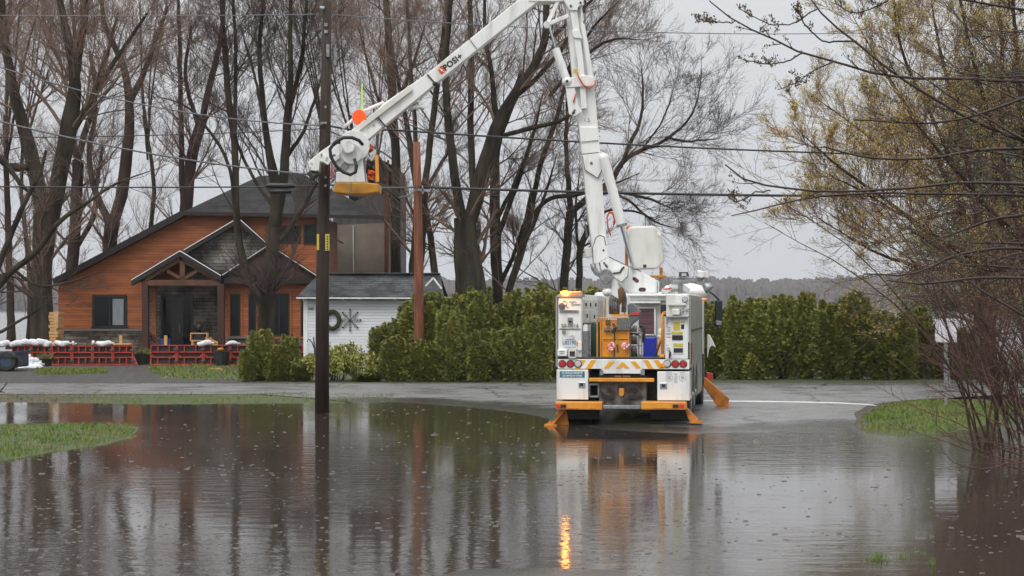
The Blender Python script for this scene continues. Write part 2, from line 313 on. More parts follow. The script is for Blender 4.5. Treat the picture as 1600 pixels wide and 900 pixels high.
def groundmat():
    m=bpy.data.materials.new('gravel_and_turf'); m.use_nodes=True; N,L=nodes(m); b=N['Principled BSDF']
    tcn=N.new('ShaderNodeTexCoord'); O=tcn.outputs['Object']
    def noise(sc,det=6):
        n=N.new('ShaderNodeTexNoise'); n.inputs['Scale'].default_value=sc; n.inputs['Detail'].default_value=det; L(O,n.inputs['Vector']); return n.outputs[0]
    def ramp(v,p0,c0,p1,c1):
        r=N.new('ShaderNodeValToRGB'); r.color_ramp.elements[0].position=p0; r.color_ramp.elements[1].position=p1; r.color_ramp.elements[0].color=(*c0,1); r.color_ramp.elements[1].color=(*c1,1); L(v,r.inputs[0]); return r.outputs[0]
    grav=ramp(noise(9,9),.40,(.016,.014,.013),.64,(.095,.088,.084)); turf=ramp(noise(3),.35,(.035,.055,.012),.65,(.065,.085,.018)); 
    a=N.new('ShaderNodeAttribute'); a.attribute_name='turf'; n2=noise(5)
    mt=N.new('ShaderNodeMath'); mt.operation='SUBTRACT'; L(n2,mt.inputs[0]); mt.inputs[1].default_value=.5
    ad=N.new('ShaderNodeMath'); ad.operation='MULTIPLY_ADD'; L(mt.outputs[0],ad.inputs[0]); ad.inputs[1].default_value=1.4; L(a.outputs['Fac'],ad.inputs[2])
    st=N.new('ShaderNodeMapRange'); st.inputs[1].default_value=.4; st.inputs[2].default_value=.6; L(ad.outputs[0],st.inputs[0])
    mx=N.new('ShaderNodeMix'); mx.data_type='RGBA'; L(st.outputs[0],mx.inputs[0]); sa=N.new('ShaderNodeAttribute'); sa.attribute_name='soil'; sm=N.new('ShaderNodeMix'); sm.data_type='RGBA'; L(sa.outputs['Fac'],sm.inputs[0]); L(grav,sm.inputs[6]); L(ramp(noise(6,8),.35,(.030,.020,.013),.65,(.095,.070,.045)),sm.inputs[7]); L(sm.outputs[2],mx.inputs[6]); L(turf,mx.inputs[7]); L(mx.outputs[2],b.inputs['Base Color'])
    b.inputs['Roughness'].default_value=.75
    bp=N.new('ShaderNodeBump'); bp.inputs['Distance'].default_value=.04; L(noise(18),bp.inputs['Height']); L(bp.outputs[0],b.inputs['Normal'])
    return m
ground=npmesh('ground',np.stack([XX,YY,ZZ],-1).reshape(-1,3),FQ,groundmat(),smooth=True,attr={'turf':gm.ravel(),'soil':np.clip((48.2-YY)*1.2,0,1).ravel()}); tag(ground,kind='structure')
def asphalt():
    m=bpy.data.materials.new('wet_asphalt'); m.use_nodes=True; N,L=nodes(m); b=N['Principled BSDF']
    tcn=N.new('ShaderNodeTexCoord'); O=tcn.outputs['Object']
    def noise(sc,det=6):
        n=N.new('ShaderNodeTexNoise'); n.inputs['Scale'].default_value=sc; n.inputs['Detail'].default_value=det; L(O,n.inputs['Vector']); return n.outputs[0]
    r=N.new('ShaderNodeValToRGB'); r.color_ramp.elements[0].position=.3; r.color_ramp.elements[1].position=.7; r.color_ramp.elements[0].color=(.13,.129,.13,1); r.color_ramp.elements[1].color=(.20,.198,.195,1); L(noise(2.2),r.inputs[0])
    v=N.new('ShaderNodeTexVoronoi'); v.feature='DISTANCE_TO_EDGE'; v.inputs['Scale'].default_value=.32; nv=N.new('ShaderNodeTexNoise'); nv.inputs['Scale'].default_value=1.2; L(O,nv.inputs['Vector'])
    mxv=N.new('ShaderNodeMix'); mxv.data_type='VECTOR'; mxv.inputs[0].default_value=.35; L(O,mxv.inputs[4]); L(nv.outputs['Color'],mxv.inputs[5]); L(mxv.outputs[1],v.inputs['Vector'])
    lt=N.new('ShaderNodeMath'); lt.operation='LESS_THAN'; lt.inputs[1].default_value=.006; L(v.outputs[0],lt.inputs[0])
    mx=N.new('ShaderNodeMix'); mx.data_type='RGBA'; L(lt.outputs[0],mx.inputs[0]); L(r.outputs[0],mx.inputs[6]); mx.inputs[7].default_value=(.02,.02,.02,1); L(mx.outputs[2],b.inputs['Base Color'])
    mr=N.new('ShaderNodeMapRange'); mr.inputs[1].default_value=.35; mr.inputs[2].default_value=.65; mr.inputs[3].default_value=.20; mr.inputs[4].default_value=.42; L(noise(.7,4),mr.inputs[0])
    wa=N.new('ShaderNodeAttribute'); wa.attribute_name='wet'; wn_=N.new('ShaderNodeMath'); wn_.operation='MULTIPLY_ADD'; L(noise(1.6,5),wn_.inputs[0]); wn_.inputs[1].default_value=.9; L(wa.outputs['Fac'],wn_.inputs[2])
    wr=N.new('ShaderNodeMapRange'); wr.inputs[1].default_value=.7; wr.inputs[2].default_value=1.15; L(wn_.outputs[0],wr.inputs[0])
    m2=N.new('ShaderNodeMix'); m2.data_type='RGBA'; L(wr.outputs[0],m2.inputs[0]); L(mx.outputs[2],m2.inputs[6]); m2.inputs[7].default_value=(.055,.052,.05,1); L(m2.outputs[2],b.inputs['Base Color'])
    m3=N.new('ShaderNodeMix'); L(wr.outputs[0],m3.inputs[0]); L(mr.outputs[0],m3.inputs[2]); m3.inputs[3].default_value=.07; L(m3.outputs[0],b.inputs['Roughness'])
    bp=N.new('ShaderNodeBump'); bp.inputs['Distance'].default_value=.006; L(noise(45,3),bp.inputs['Height']); L(bp.outputs[0],b.inputs['Normal'])
    return m
ASPH=asphalt()
def strip(name,xa,near,far_,nr,mat,dz=.006,kind='structure'):
    T=np.linspace(0,1,nr)[:,None]; A=near(xa)[None,:]; B=far_(xa)[None,:]; Y=A+(B-A)*T; X=np.repeat(xa[None,:],nr,0); Z=gz(X,Y)+dz
    ii=np.arange(nr*len(xa)).reshape(nr,len(xa)); q=np.stack([ii[:-1,:-1],ii[:-1,1:],ii[1:,1:],ii[1:,:-1]],-1).reshape(-1,4)
    return tag(npmesh(name,np.stack([X,Y,Z],-1).reshape(-1,3),q,mat,smooth=True),kind=kind)
xa=np.concatenate([[-300,-100,-50],np.arange(-30,30.1,.25),[50,100,300]])
def farw(x): return FARROAD(x)+.06*wob(x,x*0,2.,9)
def nearw(x):
    return NEARROAD(x)+.10*wob(x,x*0,2.5,8)*((x<-6.4)|(x>13))
strip('road',xa,nearw,farw,30,ASPH)
# the side road: rows across between its two edges
def edge(pts,y):
    pts=np.array(pts); return np.interp(y,pts[:,1],pts[:,0])
yy=np.arange(10,47.71,.22); yy[-1]=47.7
xl=edge([(-3,8),(-2.6,20),(-2.4,36),(-3.6,44),(-6.5,47.7)],yy)+.03*wob(yy,yy*0,3,4); xr=edge([(5.8,8),(6,20),(6.2,30),(6.5,35),(7.2,39),(8.2,42.5),(9.6,44.6),(13,47.7)],yy)+.05*wob(yy,yy*0,3,6)
TT=np.linspace(0,1,60)[None,:]; X=xl[:,None]+(xr-xl)[:,None]*TT; Y=np.repeat(yy[:,None],60,1); Z=gz(X,Y)+.006
ii=np.arange(X.size).reshape(X.shape); q=np.stack([ii[:-1,:-1],ii[:-1,1:],ii[1:,1:],ii[1:,:-1]],-1).reshape(-1,4)
tag(npmesh('side_road',np.stack([X,Y,Z],-1).reshape(-1,3),q,ASPH,smooth=True,attr={'wet':np.clip(1-(-sdist(X,Y,WATER))/2.6,0,1).ravel()}),kind='structure')
# the painted line that curves round the corner
lp=[(-11,47.0),(-5,46.4),(2,45.9)]+[G(x,y,.05) for x,y in [(1000,625),(1140,627.5),(1200,628),(1260,629),(1310,630.3),(1345,632),(1368,633.8)]]
lp=lp[2:]; lx=np.linspace(lp[0][0],lp[-1][0],60); ly=np.interp(lx,[p[0] for p in lp],[p[1] for p in lp])
Xl=np.repeat(lx[None,:],3,0); Yl=ly[None,:]+np.array([-.30,0,.30])[:,None]; ii=np.arange(180).reshape(3,60)
q=np.stack([ii[:-1,:-1],ii[:-1,1:],ii[1:,1:],ii[1:,:-1]],-1).reshape(-1,4)
LINEM=M('worn_white_road_paint',(.7,.7,.7),(.45,.45,.45),scale=5,rough=.4,lo=.5,hi=.7)
tag(npmesh('road_marking',np.stack([Xl,Yl,gz(Xl,Yl)+.011],-1).reshape(-1,3),q,LINEM),kind='structure')
# flood water
def watermat(name,col,rip,rough=.05):
    m=bpy.data.materials.new(name); m.use_nodes=True; N,L=nodes(m); b=N['Principled BSDF']
    b.inputs['Base Color'].default_value=(*col,1); b.inputs['Roughness'].default_value=rough; b.inputs['IOR'].default_value=1.52
    tcn=N.new('ShaderNodeTexCoord')
    def noise(sc,det,st=(1,1,1)):
        mp=N.new('ShaderNodeMapping'); mp.inputs['Scale'].default_value=st; L(tcn.outputs['Object'],mp.inputs[0])
        n=N.new('ShaderNodeTexNoise'); n.inputs['Scale'].default_value=sc; n.inputs['Detail'].default_value=det; L(mp.outputs[0],n.inputs['Vector']); return n.outputs[0]
    wv=noise(.16,2); mr=N.new('ShaderNodeMapRange'); mr.inputs[1].default_value=.42; mr.inputs[2].default_value=.62; mr.inputs[3].default_value=.45; mr.inputs[4].default_value=1.9; L(wv,mr.inputs[0])
    h1=noise(4,4,(.45,1,1)); h2=noise(20,3,(.6,1,1))
    ma=N.new('ShaderNodeMath'); ma.operation='MULTIPLY_ADD'; L(h2,ma.inputs[0]); ma.inputs[1].default_value=.22; L(h1,ma.inputs[2])
    bp=N.new('ShaderNodeBump'); bp.inputs['Distance'].default_value=rip; L(ma.outputs[0],bp.inputs['Height']); sp=N.new('ShaderNodeSeparateXYZ'); L(tcn.outputs['Object'],sp.inputs[0])
    def mrg(sock,a,b_,c,d_):
        q=N.new('ShaderNodeMapRange'); q.interpolation_type='SMOOTHSTEP'; q.inputs[1].default_value=a; q.inputs[2].default_value=b_; q.inputs[3].default_value=c; q.inputs[4].default_value=d_; L(sock,q.inputs[0]); return q.outputs[0]
    def mul(a,b_,op='MULTIPLY'):
        q=N.new('ShaderNodeMath'); q.operation=op; L(a,q.inputs[0]); L(b_,q.inputs[1]); return q.outputs[0]
    gust=mul(mul(mrg(sp.outputs['Y'],26,31,0,1),mrg(sp.outputs['X'],2.5,5,0,2.6)),mrg(sp.outputs['X'],8,11,1,0))     # a gust roughens the water before the junction
    L(mul(mr.outputs[0],gust,'ADD'),bp.inputs['Strength']); L(bp.outputs[0],b.inputs['Normal'])
    return m
WAT=watermat('muddy_flood_water',(.050,.040,.033),.0042,.055)
wm=MB(); wm.add([(-60,2,0),(60,2,0),(60,60,0),(-60,60,0)],[(0,1,2,3)])
tag(wm.build('water',WAT),kind='structure')
lk=MB(); lk.add([(-3000,101,-.5),(3000,101,-.5),(3000,1460,-.5),(-3000,1460,-.5)],[(0,1,2,3)])
tag(lk.build('lake',watermat('pale_lake_water',(.10,.10,.10),.05,.15)),kind='structure')
# rings and crowns thrown up by the rain: meshes coloured lighter than the water for sky glint
rn=np.random.RandomState(5); n=5200
dd=1/(rn.uniform(1/46.,1/15.,n)); pxs=rn.uniform(-120,1720,n); x=(pxs-800)*dd/F; y=dd
keep=(sdist(x,y,WATER)>.4)&(sdist(x,y,ISL)<-.3)&(sdist(x,y,SPIT)<-.1); x,y=x[keep],y[keep]
keep=~((x>.6)&(x<5)&(y>35.2))&(rn.rand(len(x))<np.where(x>1.5,.35,1.)*np.clip(.75+1.3*wob(x,y,.5,21),.15,1.3)); x,y=x[keep],y[keep]; n=len(x)
r0=np.exp(rn.normal(math.log(.0145),.38,n)); hh=r0*rn.uniform(.12,.35,n); ns=9; an=np.arange(ns)*2*np.pi/ns
prof=[(.9,-.002),(1,1),(1.10,-.002)]
V=[]; 
for fr,hz in prof:
    X=x[:,None]+r0[:,None]*fr*np.cos(an); Y=y[:,None]+r0[:,None]*fr*np.sin(an); Z=np.where(hz>0,hh[:,None]*hz,-.003)+0*X; V.append(np.stack([X,Y,Z],-1))
V=np.stack(V,1).reshape(-1,3)   # n,3,ns
b0=(np.arange(n)*3*ns)[:,None]; j=np.arange(ns)[None,:]; j1=(j+1)%ns; q=[]
for k in range(2): q.append(np.stack([b0+k*ns+j,b0+k*ns+j1,b0+(k+1)*ns+j1,b0+(k+1)*ns+j],-1).reshape(-1,4))
RIP=M('rain_ripple_glint',(.10,.09,.085),rough=.2); RIP.node_tree.nodes['Principled BSDF'].inputs['IOR'].default_value=1.6
rr=npmesh('raindrop_ripples',V,np.concatenate(q),RIP,smooth=True); tag(rr,'small rain rings and splashes all over the flood water','rain ripples',kind='stuff')
# grass
def blades(name,pg,n,h,label,seed,wd=.009,inner=0,cat='grass'):
    rn=np.random.RandomState(seed); lo,hi=pg.min(0),pg.max(0); lo=np.maximum(lo,[-26,10]); hi=np.minimum(hi,[26,100])
    X=rn.uniform(lo[0],hi[0],n); Y=rn.uniform(lo[1],hi[1],n); s=sdist(X,Y,pg)+.10*wob(X,Y,5,seed); dn=wob(X,Y,3.1,seed+7)
    k=(s>inner)&(rn.rand(n)<np.clip(.75+dn*.9,.15,1))&(gz(X,Y)>.005); X,Y,dn=X[k],Y[k],dn[k]; Z=gz(X,Y); n=len(X)
    dead=wob(X,Y,2.3,seed+11)>.32
    a=rn.uniform(0,6.28,n); H=h*np.exp(rn.normal(0,.35,n))*(1+.5*np.clip(wob(X,Y,1.9,seed+3),-.6,1)); lx,ly=rn.normal(0,.45,n)*H,rn.normal(0,.45,n)*H; ww=wd*rn.uniform(.6,1.3,n)
    dx,dy=np.cos(a)*ww,np.sin(a)*ww
    A=np.stack([X-dx,Y-dy,Z-.01],-1); B=np.stack([X+dx,Y+dy,Z-.01],-1); C=np.stack([X+lx*.5+dx*.8,Y+ly*.5+dy*.8,Z+H*.6],-1); D=np.stack([X+lx,Y+ly,Z+H],-1)
    V=np.stack([A,B,C,D],1).reshape(-1,3); q=(np.arange(n)*4)[:,None]+np.array([0,1,2,3])
    tone=np.repeat(np.clip(rn.normal(.2,.3,n)+dn*.3+.8*dead,0,1),4)
    return tag(npmesh(name,V,q,GRASSM,attr={'tone':tone}),label,cat,kind='stuff')
blades('grass',ISL,90000,.036,'tufted green grass bank standing out of the water at the left edge',11)
blades('grass',RPATCH,60000,.045,'bright green grass corner under the sign post on the right',12)
blades('grass',WEDGE,9000,.045,'thin grass verge between the left water edge and the road',13)
blades('grass',LAWN[0],9000,.05,'patchy lawn in front of the right row of red panels',14,wd=.02)
blades('grass',LAWN[1],8000,.06,'small lawn strip beside the heap of white sandbags',15,wd=.02)
for k,(px,py,n_,lab) in enumerate([(1373,874,26,'largest grass tuft poking out of the water near the bottom right'),(1408,872,7,'small grass tuft just right of the largest tuft in the water'),(1432,866,5,'few grass tips in the water, second tuft from the right'),(1456,882,6,'few grass tips in the water, rightmost of the tufts'),(1356,876,6,'small grass tuft in the water, leftmost of the tufts')]):
    gx,gy=G(px,py); rn=random.Random(k); m=MB()
    for i in range(n_*2):
        a=rn.uniform(0,6.28); q=rn.random()*.10*(n_/14)**.5; b=Vector((gx+math.cos(a)*q,gy+math.sin(a)*q,-.02)); hh=rn.uniform(.04,.10); l=Vector((rn.gauss(0,.02),rn.gauss(0,.02),hh))
        m.tube([b,b+l*.6,b+l*1.1+Vector((rn.gauss(0,.01),0,0))],[.0035,.0025,.001],3)
    tag(m.build('grass_tuft',GRASSM,loc=(gx,gy,0)),lab,'grass tuft',group='grass tufts standing in the flood water')
# ---------------------------------------------------------------- bucket truck
TX,TY,TYAW=2.136,35.6,R(8.0); cT,sT=math.cos(TYAW),math.sin(TYAW)
def T(u,v,w): return Vector((TX+u*cT+v*sT, TY-u*sT+v*cT, w))
def UW(px,py,v=0):
    k=(px-800)/F; u=(k*(TY+v*cT)-TX-v*sT)/(cT+k*sT); y=TY-u*sT+v*cT
    return u, CH-(py-YH)*y/F
truck=empty('utility_truck',T(0,3.5,0),'white and orange bucket truck with raised boom standing at the edge of the water','truck')
def tbox(mb,px0,px1,py0,py1,v,dep):
    u0,w1=UW(px0,py0,v); u1,w0=UW(px1,py1,v); return mb.box(u0,u1,v,v+dep,w0,w1,T)
def part(name,mat,px0,px1,py0,py1,v,dep,parent=None,bevel=.012):
    m=MB(); tbox(m,px0,px1,py0,py1,v,dep); return m.build(name,mat,parent or truck,bevel=bevel)
def tp(px,py,v): u,w=UW(px,py,v); return T(u,v,w)
def tdisc(mb,px,py,r,v,dep=.03,n=20,rz=None):
    c=tp(px,py,v); b=c+T(0,dep,0)-T(0,0,0); rr=r/81.5; return mb.tube([c,b],[rr,rr],n)
def tprism(mb,pts,v,dep): return mb.prism([tp(x,y,v) for x,y in pts],T(0,dep,0)-T(0,0,0))
# chassis and deck
m=MB(); m.box(-.45,-.30,.3,8.2,.62,.95,T); m.box(.30,.45,.3,8.2,.62,.95,T); m.box(-1.15,1.15,.5,5.6,.95,1.24,T); m.box(-1.22,1.22,1.0,1.5,.55,.95,T)
m.box(-.95,.95,.5,.8,.5,1.2,T)
m.build('chassis',DARK,truck)
m=MB(); m.box(-1.2,1.2,.02,5.6,1.24,1.285,T); deck=m.build('deck',DARK,truck)
# left locker row and its rear column
lu0,_=UW(872,0); lu1,_=UW(909,0); _,wt=UW(900,460)
m=MB(); m.box(lu0,lu1,0,5.6,1.285,wt,T); left=m.build('left_locker',WHITE,truck,bevel=.015)
m=MB(); m.box(lu0+.02,lu1,.9,5.6,.95,1.24,T); m.build('lower_locker',BODYGREY,truck)
m=MB()
for v0,v1,z0,z1 in [(.25,1.5,1.98,2.22),(.25,.9,2.25,2.42),(1.0,1.9,2.25,2.42),(1.6,2.9,1.98,2.22),(2.0,3.0,2.25,2.42),(3.0,4.4,1.98,2.42),(.3,4.6,1.36,1.92)]:
    m.box(lu1,lu1+.012,v0,v1,z0,z1,T)
ip=m.build('inner_panel',WHITE2,left,bevel=.004)
m=MB()
for v,z in [(.8,2.12),(.6,2.34),(1.5,2.34),(2.3,2.1),(2.6,2.34)]: m.box(lu1+.01,lu1+.03,v,v+.12,z-.05,z+.02,T)
m.box(lu1,lu1+.02,.2,5.2,1.935,1.965,T); m.build('latch',BLACK,left)
# seams of the rear column drawn by raised panels
part('rear_panel',WHITE,873,908,463,515,-.012,.012,left,.004); part('rear_panel',WHITE,873,908,516.5,546,-.012,.012,left,.004)
part('top_ledge',STEEL,870.5,912,460.2,464,-.05,.2,left,.004)
m=MB(); tbox(m,874,904,484.6,487,-.05,.035); m.cyl(tp(876,485.8,-.03),tp(903,485.8,-.03),.014); m.build('grab_rail',STEEL,left)
m=MB(); tdisc(m,877.5,478.5,5,-.06,.05); m.build('round_work_lamp',GRIME,left,smooth=False)
m=MB(); tbox(m,887,895,496,506,-.03,.02); lt=m.build('door_latch',STEEL,left,bevel=.003)
m=MB(); tbox(m,888.6,893.4,501,504,-.036,.01); m.build('latch_hole',BLACK,left)
m=MB(); tbox(m,874,907,513.2,514.4,-.03,.02); m.build('hand_rail',STEEL,left)
m=MB(); tdisc(m,881,518.5,3,-.04,.03,14); m.build('license_lamp',STEEL,left)
m=MB(); tdisc(m,893.7,526.5,3.6,-.05,.04,16); m.build('round_reflector',LENSW,left)
def ttext(body,px,py,hpx,mat,name,parent,v=-.03,bold=.0,sp=1.0,squeeze=1.0,align='CENTER'):
    c=tp(px,py,v); ux=T(1,0,0)-T(0,0,0); uy=T(0,1,0)-T(0,0,0)
    s=hpx/81.5/.70
    return text(body,s,lambda x,y,z:c+ux*(x*squeeze)+Vector((0,0,y))-uy*z,parent,mat,name,bold=bold,spacing=sp,align=align)
ttext('50-0016',890.5,509.2,5.6,INK,'fleet_number',left,v=-.04,sp=1.05,bold=.001)
ttext('Hydro',894.5,471.5,3.0,INKB,'operator_name',left,v=-.02); ttext('Québec',900,475.6,3.2,INKB,'operator_name',left,v=-.02)
m=MB()
c0=tp(882.5,473.5,-.02)
ring=[c0+(T(math.cos(a),0,0)-T(0,0,0))*.042+Vector((0,0,math.sin(a)*.042)) for a in [i*.3927 for i in range(17)]]
m.tube(ring,.006,6); m.beam(ring[13],ring[13]+(T(.05,0,0)-T(0,0,0))+Vector((0,0,-.05)),.012,.012); m.build('round_emblem',M('brownish_red_emblem',(.35,.16,.12),rough=.5),left)
pl=part('license_plate',M('pale_license_plate',(.55,.60,.64),rough=.4),879.5,899.5,529,542.5,-.03,.018,left,.002)
ttext('L82190',889.5,535.6,6.0,INKB,'plate_number',pl,v=-.033,bold=.0,squeeze=.85); ttext('Québec',888,530.4,1.5,INKB,'plate_word',pl,v=-.033)
m=MB(); tbox(m,901,904,533.5,535.5,-.04,.03); tbox(m,901,904,537.5,539,-.04,.03); m.build('striped_flag',YELTAPE,left)
part('white_pouch',WHITE,903,909,534,548,-.05,.05,left)
part('gauge_box',WHITE,871,886,546,556.5,-.12,.12,left); m=MB(); tbox(m,874,882,549,550,-.125,.01); tbox(m,875,881,552,552.8,-.125,.01); m.build('small_lettering',INK,left)
m=MB(); tbox(m,888,900.5,546.5,549,-.1,.1); tbox(m,888,890,549,560,-.1,.1); tbox(m,898.5,900.5,549,560,-.1,.1); tbox(m,888,900.5,557.5,560,-.1,.1); m.build('socket_frame',WHITE2,left)
m=MB(); tbox(m,891,897.5,549,555,-.08,.06); m.build('socket',DARK,left)
lb=part('beacon_bar',AMBER,874.5,908.5,455,460,-.02,.22,None,.02)
m=MB(); c=tp(883,457.6,.0); m.ell(c,.09,.07,.042,14,8); m.build('lit_lamp',LAMPON,lb,smooth=True)
m=MB(); tbox(m,895,908,458,460.2,-.03,.2); m.build('lamp_base',ORANGED,lb)
pt=bpy.data.lights.new('beacon_glow','POINT'); pt.energy=5; pt.color=(1,.42,.06); pt.shadow_soft_size=.06; po=bpy.data.objects.new('beacon_glow',pt); COL.objects.link(po); po.location=tp(883,456,-.16)
# right locker row
ru0,_=UW(1041,0); ru1,_=UW(1076.5,0); _,wr=UW(1060,459)
m=MB(); m.box(ru0,ru1,0,5.5,1.285,wr,T); right=m.build('right_locker',WHITE,truck,bevel=.015)
# flank with wheel arches, grey aluminium doors
sk=[]; z0=.62
def arc(vc,r,n=10): return [(vc-r*math.cos(math.pi*i/n),.52+r*math.sin(math.pi*i/n)) for i in range(n+1)]
prof=[(.02,wr-.03),(.02,z0+.5),(.55,z0+.5)]+[(p[0],max(p[1],.55)) for p in arc(1.25,.62)]+[(1.97,.62)]+[(p[0],max(p[1],.55)) for p in arc(2.65,.62)]+[(3.35,.45),(5.5,.45),(5.5,wr-.03)]
m=MB(); m.prism([T(ru1,v,w_) for v,w_ in prof],T(.035,0,0)-T(0,0,0)); flank=m.build('flank_panel',BODYGREY,truck)
m=MB(); m.prism([T(-ru1-.02,v,w_) for v,w_ in prof],T(-.035,0,0)-T(0,0,0)); m.build('flank_panel',BODYGREY,truck)
m=MB()
for v0,v1,a,b in [(.15,1.55,1.85,2.45),(1.65,3.2,1.85,2.45),(3.3,5.4,1.85,2.45),(.15,1.55,1.32,1.8),(1.65,3.2,1.32,1.8),(3.45,5.4,.55,1.8)]:
    m.box(ru1+.035,ru1+.05,v0,v1,a,b,T)
m.build('locker_door',BODYGREY,flank,bevel=.004)
m=MB(); m.box(ru1+.035,ru1+.06,.05,5.45,1.815,1.835,T); m.box(ru1+.035,ru1+.06,.06,.12,1.2,1.6,T); m.build('door_trim',DARK,flank)
m=MB()
for i in range(6): m.box(ru1+.05,ru1+.064,.06,.12,1.22+i*.07,1.255+i*.07,T)
m.build('yellow_marks',YELTAPE,flank)
# rear face of the right column
part('rear_panel',WHITE,1044.5,1074,461,473.5,-.02,.02,right,.005); part('grab_ledge',WHITE2,1044,1072,474,477.5,-.07,.07,right)
m=MB(); c=tp(1070.2,468,-.05); 
for s_ in (0,1): m.tube([T(*UW(1070.2,468)[0:1],-.05,UW(1070.2,468)[1]),T(*UW(1070.2,468)[0:1],-.0,UW(1070.2,468)[1])],[.055-.012*s_,.055],18)
m.build('oval_work_lamp',STEEL,right); m=MB(); tdisc(m,1070.2,468,3.4,-.062,.02); m.build('lamp_glass',LENSW,right)
part('junction_box',WHITE,1050,1062,482.5,492,-.09,.09,right); m=MB()
for x,y,x2,y2 in [(1063,483,1063,492),(1067,481,1067,491),(1063,487,1077,483),(1071,486,1077,486)]: m.cyl(tp(x,y,-.05),tp(x2,y2,-.05),.012)
m.build('pipe_fitting',STEEL,right)
part('canopy',STEEL,1040,1076,494,496.5,-.16,.16,right,.004)
cp=part('control_panel',WHITE,1039.5,1075,496,561,-.06,.06,right,.01)
for a in [(1052,1062,503,516),(1064,1070,502.5,504.5),(1049,1067,518,522),(1052,1067,536.5,542)]: m=MB(); tbox(m,*a,-.068,.01); m.build('yellow_notice',PLATEY,cp)
for a in [(1064.2,1069,507,514),(1052.5,1067,544,551)]: m=MB(); tbox(m,*a,-.068,.01); m.build('black_notice',PLATEB,cp)
m=MB(); tbox(m,1050,1067,524,531,-.068,.01)
for i in range(9): tbox(m,1050.5+i*1.8,1051.3+i*1.8,523.2,531.8,-.074,.01)
for y in (500,503,505.5): tdisc(m,1042,y,1.0,-.075,.02,10)
m.build('valve_bank',PLATEB,cp); m=MB()
m.cyl(tp(1046.5,548,-.06),tp(1046.5,552,-.13),.012); m.cyl(tp(1046,554,-.06),tp(1046,559,-.13),.014); m.cyl(tp(1047,550,-.1),tp(1047,557,-.1),.02); m.build('control_lever',PLATEB,cp)
GREYN=M('grey_notice',(.35,.36,.38),rough=.5)
for a in [(1041,1048,511,512.4),(1041,1048,514,515),(1041,1048,516.5,518),(1041,1048,520,523),(1052,1068,552.5,553.5),(1041,1044,539,540)]: m=MB(); tbox(m,*a,-.066,.008); m.build('grey_notice',GREYN,cp)
m=MB(); tbox(m,1041,1048.5,526,527,-.067,.01); tdisc(m,1042,509,1.1,-.075,.02,10); m.build('red_notice',REDP,cp)
m=MB(); tdisc(m,1044,545,3.0,-.075,.02,16); m.build('dial',LENSW,cp)
part('red_button_block',PLATEB,1071,1077,534,558,-.03,.03,right)
# chevron board with lamps
bd=part('chevron_board',WHITE,871.5,1077,561,577,-.06,.12,None,.006); part('deck_edge',DARK,871,1077,557.5,561,-.05,.3,bd)
m=MB()
for cx in (898,914.7):
    tprism(m,[(cx,576.3),(cx+8,576.3),(cx+17,562.5),(cx+9,562.5)],-.068,.01)
for cx in (1004.5,1021): 
    tprism(m,[(cx+9,576.3),(cx+17,576.3),(cx+8,562.5),(cx,562.5)],-.068,.01)
m.build('yellow_stripe',YELTAPE,bd)
fl=part('drop_plate',WHITE,939.5,1003,562,584,-.085,.02,None,.006)
m=MB()
for cx in (943,): tprism(m,[(cx,575.5),(cx+8,575.5),(cx+17,565),(cx+9,565)],-.092,.008)
tprism(m,[(962,575.5),(970,575.5),(973,571.8),(976,575.5),(984,575.5),(973,565.2)],-.092,.008)
tprism(m,[(994,575.5),(1002,575.5),(993,565),(985,565)],-.092,.008); m.build('yellow_stripe',YELTAPE,fl)
m=MB(); tbox(m,937,942,578,586,-.11,.06); tbox(m,1001,1007,578,586,-.11,.06); m.build('hinge',STEEL,fl)
for i,(px,mat,nm) in enumerate([(878.5,RED,'tail_lamp'),(891,RED,'tail_lamp'),(903,LENSW,'reversing_lamp'),(1042.5,LENSW,'reversing_lamp'),(1055,RED,'tail_lamp'),(1067.5,RED,'tail_lamp')]):
    m=MB(); tdisc(m,px,568.5,6.1,-.075,.03,24); lo_=m.build(nm,BLACK,truck)
    m=MB(); c=tp(px,568.5,-.078); rr=5.0/81.5; m.tube([c+(T(0,-.014,0)-T(0,0,0)),c,c+(T(0,.01,0)-T(0,0,0))],[rr*.82,rr,rr],22); m.build('lens',mat,lo_)
# lower rear boxes
l1=part('rear_toolbox',WHITE,869.5,919,577.5,624.5,-.10,.95,None,.01)
st=part('speed_sticker',STICK,874.5,913.5,580,589.8,-.108,.01,l1,.001)
ttext('CE VÉHICULE RESPECTE',894,582.8,2.7,INKW,'sticker_words',st,v=-.112,squeeze=.80,bold=.001); ttext('LES LIMITES DE VITESSE',894,587.2,2.7,INKW,'sticker_words',st,v=-.112,squeeze=.78,bold=.001)
m=MB(); tbox(m,904,914.5,597,606,-.115,.02); hn=m.build('handle',CHROME,l1,bevel=.004); m=MB(); tbox(m,905.5,911,599,603.5,-.12,.02); m.build('handle_recess',PLATEB,hn)
l2=part('rear_toolbox',WHITE,1027,1077.5,580.5,626,-.10,.95,None,.01)
m=MB(); tbox(m,1031,1042,598.5,607.5,-.115,.02); hn=m.build('handle',CHROME,l2,bevel=.004); m=MB(); tbox(m,1034,1039.5,600.5,605.5,-.12,.02); m.build('handle_recess',PLATEB,hn)
PALEG=M('faint_grey_print',(.42,.43,.43),rough=.5)
m=MB()
for cx in (1045.5,1066.5):
    tdisc(m,cx,590,2.6,-.106,.01,16)
    for k in range(16):
        a=k*math.pi/8; r_=5.2; tbox(m,cx+math.cos(a)*r_-.5,cx+math.cos(a)*r_+.5,590+math.sin(a)*r_-.6,590+math.sin(a)*r_+.6,-.106,.008)
    for k in range(3): tbox(m,cx-5+k*1.2,cx+5-k*1.2,581.5+k*.0,582.0,-.106-.001*k,.007)
for i in range(8): tbox(m,1053.5,1058.5,583+i*2,583.7+i*2,-.106,.008)
